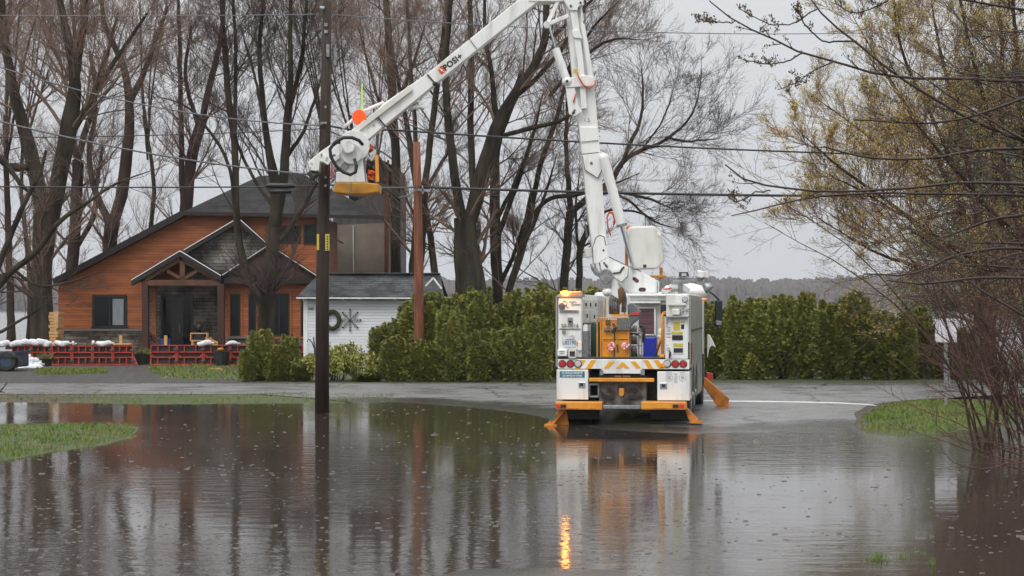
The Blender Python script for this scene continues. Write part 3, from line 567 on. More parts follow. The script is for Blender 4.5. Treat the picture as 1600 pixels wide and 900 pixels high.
m.build('instruction_print',PALEG,l2)
# under the deck
m=MB()
for x0,x1,y0,y1 in [(920,936,600,602),(921,936,619,621),(920,922,602,619),(934,936,602,621)]: tbox(m,x0,x1,y0-6+5,y1,-.02,.5)
m.build('square_tube',STEEL,truck)
m=MB(); tbox(m,936,1010,586,634,.02,.05); m.build('hitch_plate',GRIME,truck,bevel=.01)
m=MB(); tprism(m,[(938,608),(945,616),(960,620),(960,624),(940,622)],-.0,.06); tbox(m,983,1003,618,623,-.02,.06); tbox(m,949,954,607,613,-.005,.05); tdisc(m,992.5,610,4.3,-.005,.04,6); tbox(m,936,1010,586,589,-.01,.04); m.build('hitch_hole',PLATEB,truck)
m=MB(); tdisc(m,971,608,7,-.02,.05,8); m.build('hitch_recess',DARK,truck)
m=MB(); tprism(m,[(967,607),(975,607),(975,617),(971,620),(967,617)],-.10,.12); m.build('tow_hook',ORANGE,truck,bevel=.01)
m=MB(); tbox(m,960.5,971,586.5,589.5,-.03,.04); tbox(m,973,985,586.5,589.5,-.03,.04); m.build('marker_lamp',M('pinkish_marker_lamp',(.3,.16,.14),rough=.3),truck)
part('orange_bar',ORANGE,920.5,1022,590.5,596.8,-.14,.1,None,.008)
# outriggers
def outr(px0,px1,leg,foot,name,side,lampx):
    o=part(name,ORANGE,px0,px1,627.5,640.5,-.30,.45,None,.015)
    m=MB(); tbox(m,px0+1,px1-1,637.5,640,-.306,.02); m.build('scuffed_edge',ORANGED,o)
    m=MB(); m.prism([tp(x,y,-.16) for x,y in leg],T(0,.22,0)-T(0,0,0)); m.build('leg',ORANGED,o,bevel=.01)
    m=MB(); tbox(m,*foot,-.28,.4); m.build('foot',ORANGED,o)
    m=MB(); tbox(m,*lampx[0],631.5,636.5,-.32,.03); m.build('red_reflector',REDP,o); m=MB(); tbox(m,*lampx[1],632,637,-.32,.03); m.build('black_connector',PLATEB,o)
    return o
ol=outr(868,941,[(874,639),(886,639),(864,664.5),(853,664.5)],(850,870,663.5,666.5),'rear_outrigger',-1,((868,875.5),(876,884.5)))
m=MB(); m.prism([tp(x,y,0) for x,y in [(884,640),(888.5,664),(862,664),(876,645)]],T(0,.1,0)-T(0,0,0)); m.build('gusset',ORANGED,ol)
m=MB(); tprism(m,[(859.5,657),(862,659),(870,648.5),(867.5,646.5)],-.17,.01); m.build('green_label',M('green_label',(.06,.13,.09),rough=.5),ol)
orr=outr(1001.5,1072,[(1068,634),(1076,640),(1092,657),(1083,661),(1076,656)],(1078,1097,658.5,661),'rear_outrigger',1,((1061.5,1069),(1051,1060)))
part('bumper_plate',STEEL,942,1001,633,639,-.26,.06,None,.006)
v6=5.75
m=MB(); m.prism([tp(x,y,v6) for x,y in [(1098,602),(1101,589),(1139,623),(1138,637),(1122,637)]],T(0,.22,0)-T(0,0,0)); fo=m.build('front_outrigger',ORANGED,truck,bevel=.015)
m=MB(); tbox(m,1117,1143,636.5,638.5,v6-.1,.4); m.build('foot',ORANGED,fo)
# wheels
TYRE=M('wet_black_tyre',(.015,.015,.015),(.028,.026,.024),scale=9,rough=.6)
def wheel(u,v,wid,r=.52):
    m=MB(); a,b=u-wid/2,u+wid/2
    m.tube([T(a,v,r),T(a+.03,v,r),T(b-.03,v,r),T(b,v,r)],[r-.05,r,r,r-.05],28); wh=m.build('wheel',TYRE,truck,smooth=False)
    m=MB(); s_=1 if u>0 else -1; e_=u+s_*wid/2; m.tube([T(e_-s_*.02,v,r),T(e_+s_*.012,v,r)],[.29,.26],22); m.tube([T(e_,v,r),T(e_+s_*.05,v,r)],[.10,.08],12); m.build('rim',STEEL,wh)
for v in (1.25,2.65):
    for s_ in (-1,1): wheel(s_*.98,v,.52)
for s_ in (-1,1): wheel(s_*1.08,7.35,.34)
m=MB()
for v in (1.25,2.65,7.35): m.cyl(T(-1,v,.52),T(1,v,.52),.09)
m.build('axle',DARK,truck)
for s_ in (-1,1):
    m=MB(); m.box(min(s_*.5,s_*1.22),max(s_*.5,s_*1.22),.42,.45,.10,1.0,T); m.build('mud_flap',BLACK,truck)  # flaps drawn wide and low to darken the space under the truck
m=MB(); m.box(-.5,.5,.6,5.2,.30,.62,T); m.build('underbody_shade_block',DARK,truck,bevel=.02)  # added dark block standing in for the shadow under the truck
# cab
m=MB(); m.box(-1.18,1.18,6.35,7.9,.75,2.62,T); m.box(-1.1,1.1,7.9,8.9,.75,1.75,T); cab=m.build('cab',WHITE,truck,bevel=.08)
m=MB(); m.box(ru1-.1,1.32,5.55,6.2,.5,2.42,T); sb=m.build('side_cabinet',BODYGREY,truck,bevel=.01); m=MB(); m.box(1.24,1.33,5.535,5.55,1.25,2.42,T); m.build('white_edge',WHITE,sb); m=MB(); m.box(1.24,1.33,5.535,5.55,.55,1.25,T); m.build('black_edge',PLATEB,sb)
m=MB(); c=tp(1100,468,5.6); m.ell(c+Vector((0,0,-.01)),.07,.07,.05,12,6); m.box(1.22,1.34,5.6,5.72,2.42,2.46,T); m.build('amber_marker',AMBER,truck)
m=MB(); m.box(1.18,1.19,6.6,7.6,1.75,2.45,T); m.build('door_window',GLASSD,cab); m=MB(); m.ell(T(.98,7.5,.95),.3,.62,.38,16,8); m.build('wing',WHITE,cab,smooth=True)
m=MB()
u_,w_=UW(1105,525,6.6)
for i in range(6): m.box(1.2,1.225,6.30,6.42,.62+i*.22,.73+i*.22,T)
m.build('red_stripe',REDP,cab)
m=MB(); m.prism([tp(x,y,7.2) for x,y in [(1105,522),(1109,524),(1113,532),(1118,543),(1112,540),(1108,545),(1105,560)]],T(0,.3,0)-T(0,0,0)); m.build('hood_side',WHITE,cab,bevel=.02)
m=MB(); m.prism([tp(x,y,7.3) for x,y in [(1104,582),(1113,584),(1114,594),(1104,592)]],T(0,.25,0)-T(0,0,0)); m.build('red_step_light',REDP,cab)
m=MB(); tbox(m,1117,1128.5,469,508,7.1,.15); mi=m.build('mirror',BLACK,cab,bevel=.03)
m=MB(); m.tube([tp(1088,456,7.1),tp(1091,453,7.1),tp(1105,453.5,7.1),tp(1116,461,7.1),tp(1123,468.5,7.15)],.022,8); m.build('mirror_arm',BLACK,cab); m=MB(); m.tube([tp(1104,510,7.1),tp(1114,510.5,7.15),tp(1124,508,7.15)],.015,6); m.build('mirror_arm',BLACK,cab)
m=MB(); tprism(m,[(1118,501),(1121,500),(1128,502),(1127,508),(1120,508)],7.09,.03); m.build('lower_mirror_glass',STEEL,cab)
m=MB(); c=tp(1070,457,6.5); m.ell(c,.55,.5,.22,16,8); m.build('cab_roof_cap',WHITE,cab,smooth=True)
# pedestal room and rear cab glass seen between the lockers
m=MB(); tbox(m,983,1045,470,560,3.3,.9); ped=m.build('pedestal',WHITE2,truck,bevel=.02)
m=MB(); tbox(m,983,1032,471,474,3.1,.3); tbox(m,982,1042,459.5,463,3.1,1.0); tbox(m,984,1040,463,470,3.2,.8); m.build('pedestal_cap',WHITE,ped,bevel=.01)
gl=part('grilled_window',MAROON,998,1022,482,522,3.24,.06,ped,.004)
m=MB(); tbox(m,996,1024,480,482,3.22,.06); tbox(m,996,1024,522,524,3.22,.06); tbox(m,1022,1025,480,524,3.22,.06); m.build('window_frame',WHITE,gl)
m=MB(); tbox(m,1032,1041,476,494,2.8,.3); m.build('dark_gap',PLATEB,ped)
part('blue_bin',BLUE,1005,1025,527,560.5,1.2,.5,None,.02)
part('green_bin',GREENB,923,937,509,560.5,.5,.6,None,.02)
m=MB(); tprism(m,[(923,509),(925,505),(928,505),(930,507),(936,505),(937,509)],.5,.6); m.build('bin_lid',GREENB,truck)
part('tread_block',M('aluminium_tread_plate',(.25,.25,.26),(.14,.14,.14),scale=40,rough=.4,metal=.5),908.5,919.5,517,559.5,.02,.3,None,.004)
m=MB(); tprism(m,[(911,517),(911,510),(913,506.5),(916,506.5),(918,510),(918,517)],.1,.08); m.build('white_hood',WHITE,truck)
m=MB()
rn=random.Random(3)
for i in range(9): y=521+i*4; m.tube([tp(919.5,y,.05),tp(921+rn.random()*2,y-1.5,.05),tp(920.5+rn.random()*2,y+2.5,.05)],.012,6)
m.build('chain_link',STEEL,truck)
# orange tool rack
m=MB()
for x0,x1,y0,y1 in [(932,934,497,560),(937.5,939.5,497,560),(932,983,495.5,497.5),(932,983,558,560.5),(981.5,983,497,560)]: tbox(m,x0,x1,y0,y1,.06,.05)
tbox(m,939.5,982,500,559,.1,.35); rk=m.build('tool_rack',ORANGE,truck,bevel=.006)
m=MB(); tbox(m,955,981,491,494.3,.05,.3); tbox(m,943,981,517,560,.07,.03) if 0 else tbox(m,943,960,531,532,.085,.02); m.build('rack_shelf',ORANGE,rk)
m=MB()
for i in range(4):
    for j in range(5):
        if (i+j)%2: tbox(m,946+i*2,948+i*2,499+j*2,501+j*2,.085,.01)
tbox(m,959.2,960.6,518,559,.085,.02); tbox(m,935,936.3,517,556,.05,.03); tbox(m,942,982,530,531,.09,.02); m.build('rack_opening',DARK,rk)
m=MB(); tbox(m,964,983,497,515.5,.02,.08); m.build('mesh_pocket',M('grey_mesh_pocket',(.2,.2,.2),(.06,.06,.06),scale=40,rough=.6,stretch=(3,3,.5)),rk)
m=MB(); rn=random.Random(8)
for i in range(14):
    x=944+rn.random()*20; m.tube([tp(x,510+rn.random()*4,.04),tp(x+rn.uniform(-3,3),515+rn.random()*3,.03),tp(x+rn.uniform(-4,4),517+rn.random()*2,.04)],.012,5)
m.build('shackle',GRIME,rk)
m=MB(); m.beam(tp(963,520,0),tp(966,542,0),.03,.02); m.build('pry_bar',YEL,rk); m=MB(); m.beam(tp(964,538,-.02),tp(966,551,-.02),.045,.03); m.tube([tp(958,506,0),tp(961,512,-.03),tp(957,520,0)],.03,6); m.build('tool_grip',DARK,rk)
SIGR=M('red_white_tag',(.7,.08,.07),(.75,.7,.68),scale=26,rough=.5,lo=.5,hi=.55)
m=MB()
for cx,cy,r_ in [(956,540,4.2),(954.5,543,4.4),(976,541,4.2),(979,539,3.6)]:
    c=tp(cx,cy,-.02+.01*(cx%3)); m.tube([c+(T(r_/81.5*math.cos(a),0,0)-T(0,0,0))+Vector((0,0,r_/81.5*math.sin(a))) for a in [i*.5236 for i in range(13)]],.02,6,cap=False)
m.build('hanging_tag',SIGR,rk)
# hoses, rope bag, traffic cone stack
m=MB()
for i in range(4):
    x=953+i*3.2; m.tube([tp(x,491,.15),tp(x-.5,470+i,.15),tp(x+2,461+i*2,.2),tp(x+5,462+i*2,.2),tp(x+4.5,480,.2),tp(x+4,491,.2)],.022,6)
for i in range(5):
    x=972+i*1.3; m.tube([tp(x,488,.3),tp(x+1,468,.3),tp(x-1,452+i,.3),tp(x-6,442+i,.6)],.018,6)
m.build('hose_bundle',M('grey_black_hose',(.07,.07,.065),(.2,.19,.18),scale=12,rough=.5),truck,smooth=True)
m=MB(); m.tube([tp(970.5,448,.2),tp(970,452,.2),tp(971,460,.2),tp(970,467,.2),tp(966,476,.22),tp(964,488,.25)],[.02,.06,.068,.05,.04,.02],10); m.build('rope_bundle',ROPE,truck,smooth=True)
m=MB(); m.beam(tp(946,466,.5),tp(945,500,.5),.03,.03); m.build('yellow_pole',YEL,truck)
m=MB(); m.beam(tp(974,470,.4),tp(976,492,.4),.05,.03); m.build('yellow_strap',PLATEY,truck)
m=MB(); tprism(m,[(980,475),(989,473),(1001,487),(997,499),(988,507),(983,512),(981,500)],1.0,.25); m.build('grey_cone_bag',M('grey_blue_canvas',(.14,.17,.19),(.10,.12,.13),scale=9,rough=.7),truck,bevel=.02)
m=MB(); tprism(m,[(984,490),(997,487),(1000,489),(998,492),(985,492.5)],.98,.02); m.build('red_print',REDP,truck)
m=MB()
for x0,x1,y0,y1 in [(984,986,519,560),(996.5,999,519,560),(1002,1003.5,519,560),(984,1004,519,521.5),(984,1004,539,541),(984,1004,558,560)]: tbox(m,x0,x1,y0,y1,.25,.05)
m.build('rear_cage',STEEL,truck,bevel=.004)
for yy_ in (549,530):
    m=MB(); c=tp(990.5,yy_+8,.45); m.tube([c,c+Vector((0,0,.16)),c+Vector((0,0,.22))],[.07,.06,.03],14); m.build('metal_canister',STEEL,truck,smooth=True)
m=MB(); rn=random.Random(12)
for i in range(16):
    x=984+rn.random()*17; m.tube([tp(x,520,.35+rn.random()*.2),tp(x+rn.uniform(-1,1),514,.4),tp(x+rn.uniform(-1.5,2),508+rn.random()*4,.4)],[.018,.014,.008],5)
m.build('tool_handle',STEEL,truck); m=MB()
m.tube([tp(1000,512,.3),tp(1003.5,508,.3),tp(1006,515,.3),tp(1006,527,.3),tp(1003,535,.3)],.03,6); m.tube([tp(985,522,.2),tp(990,521,.2),tp(998,523,.2)],.02,5); m.build('black_hose',BLACK,truck,smooth=True)
# orange hand rail
m=MB(); m.tube([tp(1035,561,.05),tp(1035,515,.05),tp(1034.5,493,.05),tp(1037,489,.08),tp(1041,488,.12)],.028,8); m.tube([tp(1034.5,525,.05),tp(1025,553,.3)],.028,8); m.build('hand_rail',ORANGE,truck,smooth=True)
part('rail_bracket',ORANGED,1036,1049,487,492,.02,.2); part('post_foot',ORANGE,1030,1038,554,561,-.02,.1); part('post_foot',ORANGE,1031,1040,567,574,-.09,.06)
m=MB(); m.ell(tp(1032,520,.4),.05,.05,.09,10,6); m.ell(tp(1031,526,.4),.05,.05,.06,10,6); m.build('white_rag',WHITE,truck,smooth=True)
# boom rest with lights on top at the right
BD=39.3
def bp_(px,py,dd=0): return P(px,py,BD+dd)
m=MB(); m.beam(bp_(1046,436,-.3),bp_(1108,437,-.3),.12,.08); m.beam(bp_(1050,441,-.5),bp_(1076,441,-.5),.1,.07); m.beam(bp_(1063,437,-.3),bp_(1063,459,-.3),.09,.09); rst=m.build('boom_rest',STEEL,truck,bevel=.01)
m=MB(); m.prism([bp_(x,y,-.4) for x,y in [(1062,425),(1075,425),(1077,432),(1062,432)]],(0,.2,0)); m.build('lamp_bracket',DARK,rst)
m=MB(); m.prism([bp_(x,y,-.43) for x,y in [(1065,427),(1072,427),(1073,431),(1065,431)]],(0,.02,0)); m.build('lamp_glass',LENSW,rst)
m=MB(); m.tube([bp_(1095.5,433,-.4),bp_(1095.5,424.5,-.4),bp_(1096,423.5,-.4)],[.085,.09,.07],14); m.tube([bp_(1107,423.5,-.3)+Vector((-.06,0,0)),bp_(1107,432.5,-.3)+Vector((-.06,0,0))],[.08,.085],14); m.build('flood_lamp',WHITE,rst)
m=MB(); m.tube([bp_(1099,442,-.4),bp_(1105,448,-.4),bp_(1110,453,-.4)],[.05,.10,.12],14); m.cyl(bp_(1099,436,-.4),bp_(1100,444,-.4),.02); m.build('drop_lamp',STEEL,rst,smooth=True)
m=MB(); m.tube([bp_(1076,456,-.2),bp_(1066,450,-.2),bp_(1055,448,-.2),bp_(1046,451,-.2)],[.06,.09,.1,.08],10); m.ell(bp_(1043,453,-.4),.08,.1,.1,12,8); m.build('white_hose_cover',WHITE,truck,smooth=True)
m=MB(); m.beam(bp_(1036,452,-.5),bp_(1050,450,-.5),.03,.025); m.build('red_strap',REDP,truck)
part('orange_pad',YEL,1016,1040,430,434,4.3,.3); m=MB(); m.cyl(bp_(1033,418,.7),bp_(1033,436,.7),.035); m.cyl(bp_(979,382,.9),bp_(979,415,.9),.035); m.tube([bp_(978,357,.9),bp_(982,354.5,.9),bp_(989,356,.9)],.03,6); m.build('cradle_post',ORANGED,truck)
# upright spare bucket shell
m=MB(); pxprism(m,[(980,360),(984,354),(1022,352.5),(1034,361),(1038,408),(1027,420),(992,421),(988,412)],BD+.6,.55); sp=m.build('upright_bucket_shell',WHITE2,truck,bevel=.04)
m=MB(); pxprism(m,[(1005,413.5),(1010,413.5),(1010,418),(1005,418)],BD+.592,.02); m.build('small_hole',PLATEB,sp); m=MB(); pxprism(m,[(1027,361),(1033,363),(1033,368),(1027,367)],BD+.592,.02); pxprism(m,[(980,361),(986,360),(985,369),(981,369)],BD+.592,.02); m.build('sticker',WHITE,sp)
# ---- boom
DT=.46
m=MB(); pxprism(m,[(955,427),(972,427),(972,472),(955,472)],BD-.35,.3); pxprism(m,[(936,402),(952,401),(978,414),(1002,424),(1027,438.5),(1027,458),(981,458),(971,441),(955,428),(948,432),(940,424)],BD-.05,.55)
m.build('boom_turret',WHITE,truck,bevel=.012); 
m=MB(); pxprism(m,[(955,421),(982,418),(982,430),(971,441),(955,430)],BD-.38,.3); m.build('turret_cheek',WHITE,truck,bevel=.01); m=MB(); pxprism(m,[(1027,437),(1030,440),(1030,458),(1027,458)],BD+.05,.4); tt=m.build('turret_bracket',WHITE,truck,bevel=.01)
def slot(mb,x0,y0,x1,y1,r,dd,th=.02,n=8):
    a=math.atan2(y1-y0,x1-x0); pts=[]
    for i in range(n+1): q=a-math.pi/2+math.pi*i/n; pts.append((x1+r*math.cos(q),y1+r*math.sin(q)))
    for i in range(n+1): q=a+math.pi/2+math.pi*i/n; pts.append((x0+r*math.cos(q),y0+r*math.sin(q)))
    return pxprism(mb,pts,dd,th)
m=MB(); slot(m,991,435.5,995.5,439,2.8,BD-.058); slot(m,1001,452.5,1006,452.5,3.1,BD-.058); sl_=m.build('slotted_hole',PLATEB,tt); m=MB(); slot(m,993,437.5,995.5,439.5,1.3,BD-.064); slot(m,1002,453,1005,453,1.5,BD-.064); m.build('slot_inside',M('rust_brown',(.16,.04,.025),rough=.6),tt)
m=MB()
for i,(x,y) in enumerate([(944,411),(946.5,414),(948.5,416.5),(943,391)]): m.cyl(bp_(x,y,-.07),bp_(x,y,-.03),.022,n=10)
m.beam(bp_(958,427,-.39),bp_(970,425.5,-.39),.03,.03,up=(0,1,0)); m.tube([bp_(969,426,-.39),bp_(972,420,-.39),bp_(975.5,417,-.39)],.02,5); m.build('bolt',DARK,tt)
m=MB(); m.tube([bp_(947,431,-.5),bp_(947,431,-.36)],[.13,.15],18); m.build('swivel_lamp',STEEL,tt); m=MB()
m.tube([bp_(946.5,438.5,-.45),bp_(946.5,438.5,-.2)],[.13,.13],14); m.build('swivel_hub',STEEL,tt); m=MB(); m.cyl(bp_(946.5,438.5,-.47),bp_(946.5,438.5,-.44),.055); m.build('hub_face',WHITE,tt)
m=MB(); m.ell(bp_(949,456,-.3),.11,.15,.10,14,8); m.build('white_dome',WHITE,tt,smooth=True)
m=MB(); m.tube([bp_(926,412,-.1),bp_(928,420,-.1),bp_(933,427,-.1),bp_(941,431,-.1)],.06,8); m.build('elbow_hose',STEEL,tt,smooth=True)
# lower boom
m=MB(); pxprism(m,[(905,198),(934.5,198),(938,240),(944,330),(950,398),(930,402),(925,385),(917,318)],BD,DT); bm1=m.build('lower_boom',WHITE,truck,bevel=.015)
m=MB(); pxprism(m,[(926.5,386),(931,370),(936,366),(944,368),(949,380),(950,402),(928,415)],BD-.06,.6); m.build('boom_knuckle',WHITE,bm1,bevel=.01); m=MB(); pxprism(m,[(914,388),(924,386),(925,401),(915,402)],BD,.4); m.build('valve_box',WHITE2,bm1,bevel=.01); m=MB(); pxprism(m,[(909,243),(944,238),(950,246),(934,278),(914,265)],BD-.045,.05); m.build('boom_collar',WHITE,bm1,bevel=.01)
m=MB(); m.cyl(bp_(943.5,247,-.08),bp_(943.5,247,-.04),.045); 
for i in range(9): m.cyl(bp_(910+i*3.0,223.5-i*.35,-.012),bp_(910+i*3.0,223.5-i*.35,.01),.012,n=6)
for i in range(9): m.cyl(bp_(909+i*3.0,241-i*.35,-.062),bp_(909+i*3.0,241-i*.35,-.03),.012,n=6)
m.beam(bp_(915.5,350,-.02),bp_(917,372,-.02),.03,.06,up=(0,1,0)); m.cyl(bp_(924,255,-.06),bp_(924,255,-.03),.03); m.build('rivet',GRIME,bm1)
m=MB(); m.cyl(bp_(943.5,247,-.2),bp_(971.5,352,-.1),.105,n=20); m.ell(bp_(943.5,247,-.2),.11,.11,.11); cyl1=m.build('lift_cylinder',WHITE,truck)
m=MB(); m.cyl(bp_(971.5,352,-.1),bp_(990,420,-.1),.045,n=14); m.build('cylinder_rod',CHROME,cyl1); m=MB(); m.cyl(bp_(971,350,-.1),bp_(972,354,-.1),.118,n=20); m.build('cylinder_gland',STEEL,cyl1)
m=MB()
for k in range(3): m.tube([bp_(954,368-k,-.02),bp_(949.5,352+k*2,-.02),bp_(948.5,338+k,-.02),bp_(952,331+k,-.02),bp_(957,332+k,-.02),bp_(961,340+k*4,-.02),bp_(958,348+k*3,-.02)],.013,6)
m.build('red_hose',M('red_rubber_hose',(.6,.05,.03),rough=.5),bm1,smooth=True)
# telescoped upper part of the lower boom
m=MB(); pxprism(m,[(884,8),(906,6),(923,100),(930,150),(934.5,199),(905,199),(899,170)],BD+.04,.38); bm2=m.build('inner_boom',WHITE,truck,bevel=.01)
m=MB(); pxprism(m,[(890,12),(901,12),(912,100),(917,169),(908.5,170),(903,100)],BD-.10,.12); pxprism(m,[(893,48),(905,46),(910,60),(897,59)],BD-.14,.05); m.build('guide_channel',WHITE,bm2,bevel=.006)
m=MB(); m.cyl(bp_(908,8,-.05),bp_(910,42,-.05),.02); m.tube([bp_(910,38,-.05),bp_(924,124,-.05)],[.05,.06],12); m.build('thin_cylinder',WHITE,bm2)
m=MB(); pxprism(m,[(880,123),(914,117),(930,120),(928,134),(884,137)],BD-.15,.14); pxprism(m,[(884,137),(898,137),(904,165),(910,174),(897,182),(889,178)],BD-.13,.06); pl_=m.build('mid_bracket',WHITE,bm2,bevel=.01)
m=MB(); m.cyl(bp_(896,176,-.15),bp_(896,176,-.1),.03,n=8); m.beam(bp_(894,178,-.15),bp_(898.5,171,-.15),.03,.03); m.build('bolt',DARK,pl_)
m=MB(); m.tube([bp_(902,113,-.2),bp_(905,122,-.2),bp_(912,133,-.2),bp_(921,137.5,-.2),bp_(930,132,-.2),bp_(931,125,-.2)],.017,7); m.tube([bp_(896,160,-.16),bp_(898,152,-.16),bp_(900,146,-.16)],.016,5); m.build('red_hose',M('orange_red_hose',(.62,.09,.04),rough=.5),bm2,smooth=True)
m=MB(); pxprism(m,[(896,108),(902,108),(902,114),(896,114)],BD-.2,.06); m.build('brass_valve',PLATEY,bm2)
ttext2=lambda body,px,py,hpx,mat,name,parent,dd,ang=0,sq=1.0,bold=0,sp=1: text(body,hpx*BD/F/.70,lambda x,y,z:bp_(px,py,dd)+Vector((x*sq*math.cos(ang)-y*math.sin(ang),-z,x*sq*math.sin(ang)+y*math.cos(ang))),parent,mat,name,bold=bold,spacing=sp)
ttext2('1.5',917,188,6,GRIME,'boom_mark',bm1,-.004+.04-.04,0)
m=MB()
for i in range(6): m.cyl(bp_(930+i*.5,178+i*7,.0)+Vector((.06,-.01,0)),bp_(930+i*.5,178+i*7,.05)+Vector((.06,0,0)),.013,n=6)
m.build('edge_bolt',GRIME,bm1)
# tilt cylinder and links at the head
m=MB(); m.cyl(bp_(868,76,-.1),bp_(886,127,-.1),.085,n=18); m.ell(bp_(886,127,-.1),.11,.12,.11); tc1=m.build('tilt_cylinder',WHITE,truck)
m=MB(); m.cyl(bp_(858,42,-.1),bp_(868,76,-.1),.026,n=10); m.build('cylinder_rod',CHROME,tc1); m=MB(); m.cyl(bp_(886,127,-.24),bp_(886,127,-.2),.03); m.build('pin',DARK,tc1)
m=MB(); m.beam(bp_(854,39,-.12),bp_(888,25,-.12),.08,.14,up=(0,1,0)); m.beam(bp_(855,38,.1),bp_(872,2,.1),.08,.16,up=(0,1,0)); m.cyl(bp_(854.5,38.5,-.2),bp_(854.5,38.5,.2),.075,n=16); m.build('link_arm',WHITE,truck,bevel=.008)
m=MB(); pxprism(m,[(876,-10),(912,-12),(911,8),(904,10),(902,16),(890,16),(884,6)],BD-.14,.65); pxprism(m,[(826,-14),(885,-14),(885,2),(826,2)],BD,.4); hd=m.build('boom_head',WHITE,truck,bevel=.01)
m=MB()
for x,y in [(892,9),(907,4)]: m.cyl(bp_(x,y,-.17),bp_(x,y,-.13),.025,n=8)
for i in range(6): m.ell(bp_(914+math.sin(i)*1.0,2+i*3.2,.0),.03,.02,.04,8,5)
m.build('chain',DARK,hd)
# upper boom
m=MB(); pxprism(m,[(806,2.5),(835,-14),(872,-14),(872,2.5),(839,3.5),(744,79),(600,197),(566,226),(556,204),(600,161),(667,115)],BD+.02,.36); ub=m.build('upper_boom',WHITE,truck,bevel=.015)
m=MB(); pxprism(m,[(640,133),(643.5,136),(644.5,141),(557,208),(549,203)],BD-.06,.5); m.build('boom_top_cover',M('cream_white_paint',(.66,.66,.60),(.58,.58,.53),scale=3,rough=.45),ub,bevel=.012)
m=MB(); m.beam(bp_(667.5,116,0),bp_(682,133,0),.03,.02,up=(0,1,0)); m.beam(bp_(590,183,0),bp_(603,198,0),.03,.02,up=(0,1,0)); m.ell(bp_(680,131,-.01),.06,.04,.05,8,5); m.build('black_strap',BLACK,ub)
m=MB()
for i in range(6): m.cyl(bp_(734+i*2.0,62+i*2.6,.0),bp_(734+i*2.0,62+i*2.6,.03),.014,n=6); m.cyl(bp_(588+i*2.2,186+i*2.6,.0),bp_(588+i*2.2,186+i*2.6,.03),.012,n=6)
for x,y in [(584,196),(562,191),(571,186),(553,214)]: m.cyl(bp_(x,y,-.07 if y<192 else 0),bp_(x,y,.03),.015,n=6)
m.build('rivet',DARK,ub)
ba=math.atan2(161-2.5,806-600)
ttext2('POSI+',707.5,97,9.0,INK,'maker_name',ub,.012,ba,1.0,bold=.006,sp=1.05)
m=MB(); cx,cy=690,109.5
def rot(dx,dy): return (cx+dx*math.cos(-ba)-dy*math.sin(-ba), cy+dx*math.sin(-ba)+dy*math.cos(-ba))
hexp=[(-6.5,0),(-3,-5.5),(3,-5.5),(6.5,0),(3,5.5),(-3,5.5)]
pxprism(m,[(cx-5.6,cy-1),(cx-1.5,cy-6.8),(cx+1.5,cy-6.5),(cx+5.4,cy-3),(cx+5.2,cy+3),(cx+1,cy+6.5),(cx-3,cy+5)],BD+.012,.02); em=m.build('emblem',LOGOR,ub)
m=MB(); m.cyl(bp_(cx,cy,.004),bp_(cx,cy,.02),.022,n=12); m.beam(bp_(cx-4,cy-3,.008),bp_(cx+4.5,cy+3.6,.008),.012,.008,up=(0,1,0)); m.build('emblem_mark',INKW,em)
m=MB(); m.tube([bp_(640,171,.2),bp_(648,167.5,.2),bp_(657,166.5,.2),bp_(663,169,.2)],.045,8); m.build('white_pipe',WHITE,ub,smooth=True); m=MB(); m.tube([bp_(600,160,.35),bp_(585,166,.35),bp_(560,178,.35),bp_(546,192,.35),bp_(535,200,.35)],.035,8); m.build('white_pipe',WHITE,ub,smooth=True)
# tip: shoulder, jib, hose, platform
m=MB(); n=20; pts=[]
pxprism(m,[(481,253),(499,238),(547,205),(556,203),(570,222),(567,240),(551,249),(532,262),(523,262),(518,252),(508,256),(500,252),(498,268),(484,266)],BD-.02,.34); tip=m.build('boom_tip',WHITE,truck,bevel=.015)
m=MB(); m.cyl(bp_(553,228,-.2),bp_(553,228,.1),.33,n=28); m.cyl(bp_(549,240,-.26),bp_(549,240,-.1),.22,n=24); m.build('shoulder_drum',WHITE,tip,bevel=.012)
m=MB(); pxprism(m,[(532,227),(543,219.5),(549,221),(554,230),(552,237),(544,240.5),(539,239)],BD-.42,.25); m.build('motor_cover',WHITE,tip,bevel=.03)
m=MB()
for x,y,r_ in [(503,242,.03),(509,246,.02),(522,244,.045),(485,262,.012),(496,266,.012),(487,255,.012)]: m.cyl(bp_(x,y,-.06),bp_(x,y,.0),r_,n=10)
m.build('bolt',STEEL,tip)
m=MB(); m.prism([bp_(x,y,-.10) for x,y in [(504,240),(511,244),(508,252),(516,254),(512,258),(503,251)]],(0,.12,0)); m.prism([bp_(x,y,-.1) for x,y in [(519,247),(530,240),(531,247),(524,252),(520,251)]],(0,.12,0)); m.build('jib_lug',WHITE,tip,bevel=.008)
m=MB(); m.tube([bp_(566.5,226,-.3),bp_(561,219.5,-.4),bp_(550,215,-.45),bp_(536.5,215,-.45),bp_(523,223,-.45),bp_(515.5,233,-.45),bp_(517,245,-.45),bp_(525,259,-.45),bp_(536.5,269,-.45),bp_(547.5,273,-.45),bp_(555.5,269,-.45),bp_(557,259,-.45),bp_(553.7,248,-.42)],.036,10); m.tube([bp_(532,223,-.45),bp_(526,223,-.45),bp_(521,227,-.45)],.03,8); m.build('black_hose_loop',BLACK,tip,smooth=True)
m=MB(); pxprism(m,[(525,268.5),(532,268),(545,250),(566,243),(570.5,285),(524.5,285)],BD-.12,.75); pf=m.build('work_platform',WHITE,truck,bevel=.02)
m=MB(); pxprism(m,[(528,266),(534,256),(546,249),(545,262),(538,268)],BD-.14,.03); m.build('grey_inner_panel',STEEL,pf)
